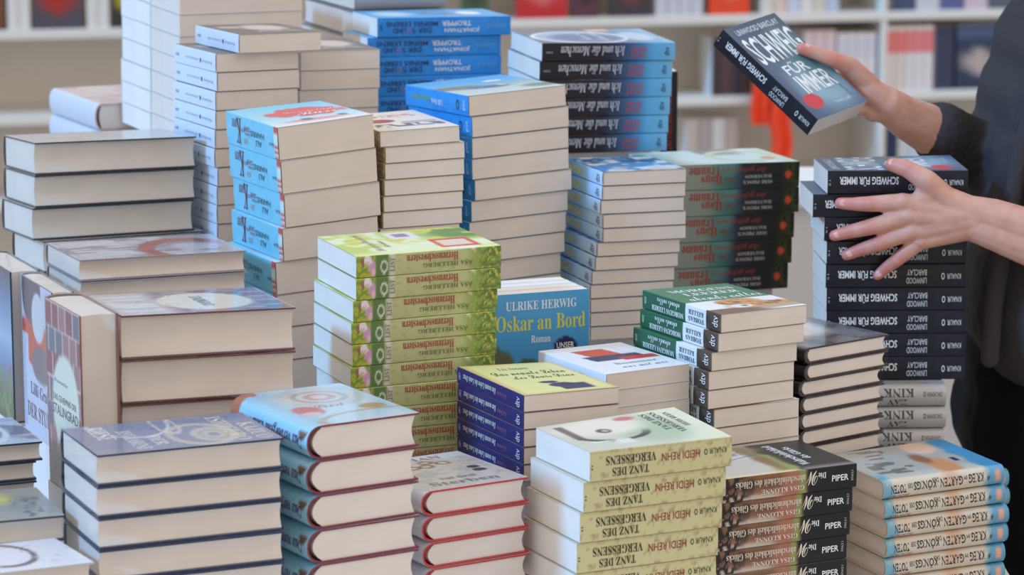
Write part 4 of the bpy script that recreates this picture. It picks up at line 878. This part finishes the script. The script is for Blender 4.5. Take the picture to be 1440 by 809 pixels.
# far (right) hand: thumb over the cover, fingers under the book
RW = (.5150, 4.0830, 1.3080)
RT = [((.4900, 4.078, 1.3330), .0155), ((.4600, 4.0690, 1.3615), .0135), ((.4353, 4.0565, 1.3720), .0108), ((.4119, 4.0560, 1.3805), .0098), ((.3935, 4.0550, 1.3862), .0088)]
def rfing(k0, a, b, c, r): return [((.5050, 4.092, 1.315), .0150), (k0, r * 1.25), (a, r * 1.1), (b, r), (c, r * .8)]
RF = [rfing((0.4519, 4.1088, 1.341), (0.4182, 4.1068, 1.3418), (0.3996, 4.0892, 1.3439), (0.3855, 4.0743, 1.3456), 0.0088),
      rfing((0.4678, 4.0985, 1.3263), (0.434, 4.0966, 1.3269), (0.4161, 4.0785, 1.3284), (0.4027, 4.0632, 1.3296), 0.009),
      rfing((0.4817, 4.0895, 1.3134), (0.4501, 4.0861, 1.3126), (0.4328, 4.0675, 1.3134), (0.4201, 4.0519, 1.3139), 0.0086),
      rfing((0.493, 4.0821, 1.303), (0.4651, 4.0762, 1.2998), (0.4484, 4.0573, 1.3), (0.4356, 4.0417, 1.3004), 0.0078)]
rpalm = [[(RW, .0225), ((.490, 4.078, 1.326), .019), ((.4650, 4.085, 1.350), .0135)], [(RW, .022), ((.4830, 4.095, 1.318), .0150)], [((.5150, 4.085, 1.3000), .021), ((.4940, 4.0850, 1.2960), .0135)],
         [((.4630, 4.0720, 1.3590), .0115), ((0.4592, 4.0944, 1.3492), .011), ((0.4564, 4.1029, 1.3402), .011)]]
rarm = [[(RW, .0235), ((.545, 4.100, 1.2890), .0270), ((.5826, 4.120, 1.2690), .0325), ((.660, 4.175, 1.222), .039), ((.7626, 4.245, 1.1603), .041)],
        [((.5170, 4.085, 1.2990), .0215), ((.545, 4.100, 1.2800), .0260), ((.5826, 4.120, 1.2600), .0315)],
        [((.7626, 4.245, 1.1603), .041), ((.775, 4.295, 1.28), .047), ((.785, 4.325, 1.385), .055)]]
torso = [[((.775, 4.06, .95), .10), ((.775, 4.26, .95), .10)], [((.77, 4.08, 1.08), .088), ((.77, 4.24, 1.08), .088)], [((.775, 4.07, 1.22), .095), ((.775, 4.25, 1.22), .095)],
         [((.785, 4.05, 1.34), .088), ((.785, 4.27, 1.34), .088)], [((.795, 4.0, 1.39), .055), ((.79, 4.16, 1.43), .06), ((.785, 4.32, 1.39), .055)],
         [((.775, 4.16, .95), .11), ((.77, 4.16, 1.08), .1), ((.775, 4.16, 1.22), .105), ((.79, 4.16, 1.38), .09), ((.785, 4.16, 1.47), .055), ((.765, 4.16, 1.56), .052)]]
head = [[((.762, 4.16, 1.60), .075), ((.752, 4.16, 1.645), .088)], [((.70, 4.16, 1.545), .030), ((.715, 4.16, 1.575), .055), ((.75, 4.16, 1.60), .07)], [((.655, 4.16, 1.605), .011), ((.672, 4.16, 1.632), .009)],
        [((.684, 4.145, 1.572), .010), ((.684, 4.175, 1.572), .010)], [((.765, 4.078, 1.60), .016), ((.768, 4.077, 1.625), .018)], [((.765, 4.242, 1.60), .016), ((.768, 4.243, 1.625), .018)]]
for ch in (TH, IX, MD, RG, PK):
    for k in range(len(ch)): ch[k] = (ch[k][0], ch[k][1] * (1.10 if k in (1, 2) else 1.05))
knuck = [[((p[0], p[1] - .0035, p[2] + .001), r * .86)] for p, r in (IX[1], MD[1], RG[1], PK[1])] + [[((p[0], p[1] - .0022, p[2]), r * .90)] for p, r in (IX[2], MD[2], RG[2], PK[2], TH[2])]
tend = [[((.588, 3.8605, 1.187), .006), (tuple(np.array(c[1][0]) + np.array((0, -.0058, 0))), .0062)] for c in (IX, MD, RG)]
sh = lambda ch: [[(Vector(p) - PO, r) for p, r in c] for c in ch]
body = remeshed('body', sh([TH, IX, MD, RG, PK] + knuck + tend + palm + web + fore + [RT] + RF + rpalm + rarm + torso + head), .0021, 5, SKIN, person, .5)
# flush on finger joints and tips
fl = body.data.attributes.new('flush', 'FLOAT', 'POINT')
co = np.empty(len(body.data.vertices) * 3, np.float32); body.data.vertices.foreach_get('co', co); co = co.reshape(-1, 3)
val = np.zeros(len(co))
for ch, spots in ((TH, (2, 4)), (IX, (2, 3, 4)), (MD, (2, 3, 4)), (RG, (2, 3, 4)), (PK, (2, 3, 4)), (RT, (2, 4))):
    for k in spots:
        d = np.linalg.norm(co - np.array(Vector(ch[k][0]) - PO), axis=1); val = np.maximum(val, .75 * np.exp(-(d / .014) ** 2))
fl.data.foreach_set('value', val.astype(np.float32))
def nail(p, q, r, out):
    p = Vector(p); q = Vector(q); out = Vector(out).normalized()
    d = (q - p).normalized(); side = d.cross(out).normalized(); out = side.cross(d)
    bm = bmesh.new(); bmesh.ops.create_uvsphere(bm, u_segments=14, v_segments=8, radius=1)
    c = p.lerp(q, .72) + out * (r * .80) - PO
    M = Matrix.Translation(c) @ Matrix((d, side, out)).transposed().to_4x4() @ Matrix.Diagonal((.0058, .0047, .0016, 1))
    bmesh.ops.transform(bm, matrix=M, verts=bm.verts)
    me = bpy.data.meshes.new('fingernail'); bm.to_mesh(me); bm.free(); me.materials.append(NAIL)
    for pl in me.polygons: pl.use_smooth = True
    link('fingernail', me, person)
nail(TH[3][0], TH[4][0], .0093, (0, -1, .55)); nail(IX[3][0], IX[4][0], .0078, (0, -1, .25)); nail(MD[3][0], MD[4][0], .0078, (0, -1, .25)); nail(RG[3][0], RG[4][0], .0076, (0, -1, .25)); nail(PK[3][0], PK[4][0], .007, (-.2, -1, .2)); nail(RT[3][0], RT[4][0], .0092, (.3, -.5, 1))

card = [[((.805, 4.02, 1.43), .060), ((.795, 4.16, 1.455), .065), ((.79, 4.31, 1.43), .060)],
        [((.795, 4.03, 1.36), .105), ((.79, 4.29, 1.36), .105)], [((.785, 4.04, 1.29), .115), ((.78, 4.28, 1.29), .115)], [((.775, 4.04, 1.22), .120), ((.77, 4.28, 1.22), .120)],
        [((.765, 4.04, 1.14), .123), ((.765, 4.28, 1.14), .123)], [((.758, 4.04, 1.07), .126), ((.758, 4.28, 1.07), .126)], [((.757, 4.04, 1.03), .128), ((.757, 4.28, 1.03), .128)],
        [((.800, 4.00, 1.40), .068), ((.82, 3.955, 1.28), .062), ((.842, 3.895, 1.13), .056), ((.80, 3.882, 1.124), .052)],
        [((.785, 4.325, 1.40), .066), ((.775, 4.30, 1.28), .060), ((.765, 4.25, 1.168), .056), ((.690, 4.197, 1.203), .052), ((.625, 4.150, 1.243), .046), ((.598, 4.131, 1.2595), .0425)]]
cg = remeshed('cardigan', sh(card), .006, 6, KNIT, person, .5)
band = remeshed('button_band', sh([[((.738, 3.975, 1.44), .014), ((.700, 3.955, 1.36), .013), ((.678, 3.950, 1.26), .013), ((.660, 3.945, 1.16), .013), ((.645, 3.945, 1.05), .013), ((.642, 3.945, .98), .013)],
     [((.768, 3.955, 1.44), .007), ((.728, 3.930, 1.36), .006), ((.706, 3.925, 1.26), .006), ((.690, 3.925, 1.16), .006)]]), .0035, 4, KNIT, person)
cuff = remeshed('sleeve_cuff', sh([[((.606, 4.137, 1.2545), .0445), ((.594, 4.128, 1.2622), .0435)]]), .004, 3, KNIT, person)
remeshed('trousers', sh([[((.755, 4.09, .93), .118), ((.755, 4.24, .93), .118)], [((.755, 4.09, .85), .122), ((.755, 4.24, .85), .122)], [((.757, 4.08, .90), .115), ((.76, 4.07, .72), .092), ((.765, 4.07, .48), .068), ((.77, 4.07, .10), .056)], [((.757, 4.25, .90), .115), ((.76, 4.26, .72), .092), ((.765, 4.26, .48), .068), ((.77, 4.26, .10), .056)]]), .007, 4, BLACK, person)
for y in (4.07, 4.26): remeshed('shoe', sh([[((.79, y, .045), .044), ((.72, y, .04), .040), ((.645, y, .032), .032)]]), .005, 3, SHOE, person)
remeshed('hair', sh([[((.775, 4.16, 1.672), .092)], [((.80, 4.16, 1.64), .088), ((.835, 4.16, 1.54), .06), ((.85, 4.16, 1.46), .045)], [((.77, 4.09, 1.66), .045), ((.80, 4.085, 1.58), .032)], [((.77, 4.23, 1.66), .045), ((.80, 4.235, 1.58), .032)], [((.70, 4.16, 1.712), .030), ((.75, 4.16, 1.72), .05)]]), .006, 3, HAIR, person)
for y in (4.128, 4.192):
    bm = bmesh.new(); bmesh.ops.create_uvsphere(bm, u_segments=16, v_segments=10, radius=.0125, matrix=Matrix.Translation(P(.684, y, 1.625)))
    me = bpy.data.meshes.new('eye'); bm.to_mesh(me); bm.free(); me.materials.append(EYE); ey = link('eye', me, person)
    bm = bmesh.new(); bmesh.ops.create_uvsphere(bm, u_segments=14, v_segments=8, radius=.0065, matrix=Matrix.Translation(P(.6770, y, 1.625)))
    me = bpy.data.meshes.new('iris'); bm.to_mesh(me); bm.free(); me.materials.append(IRIS); link('iris', me, ey)
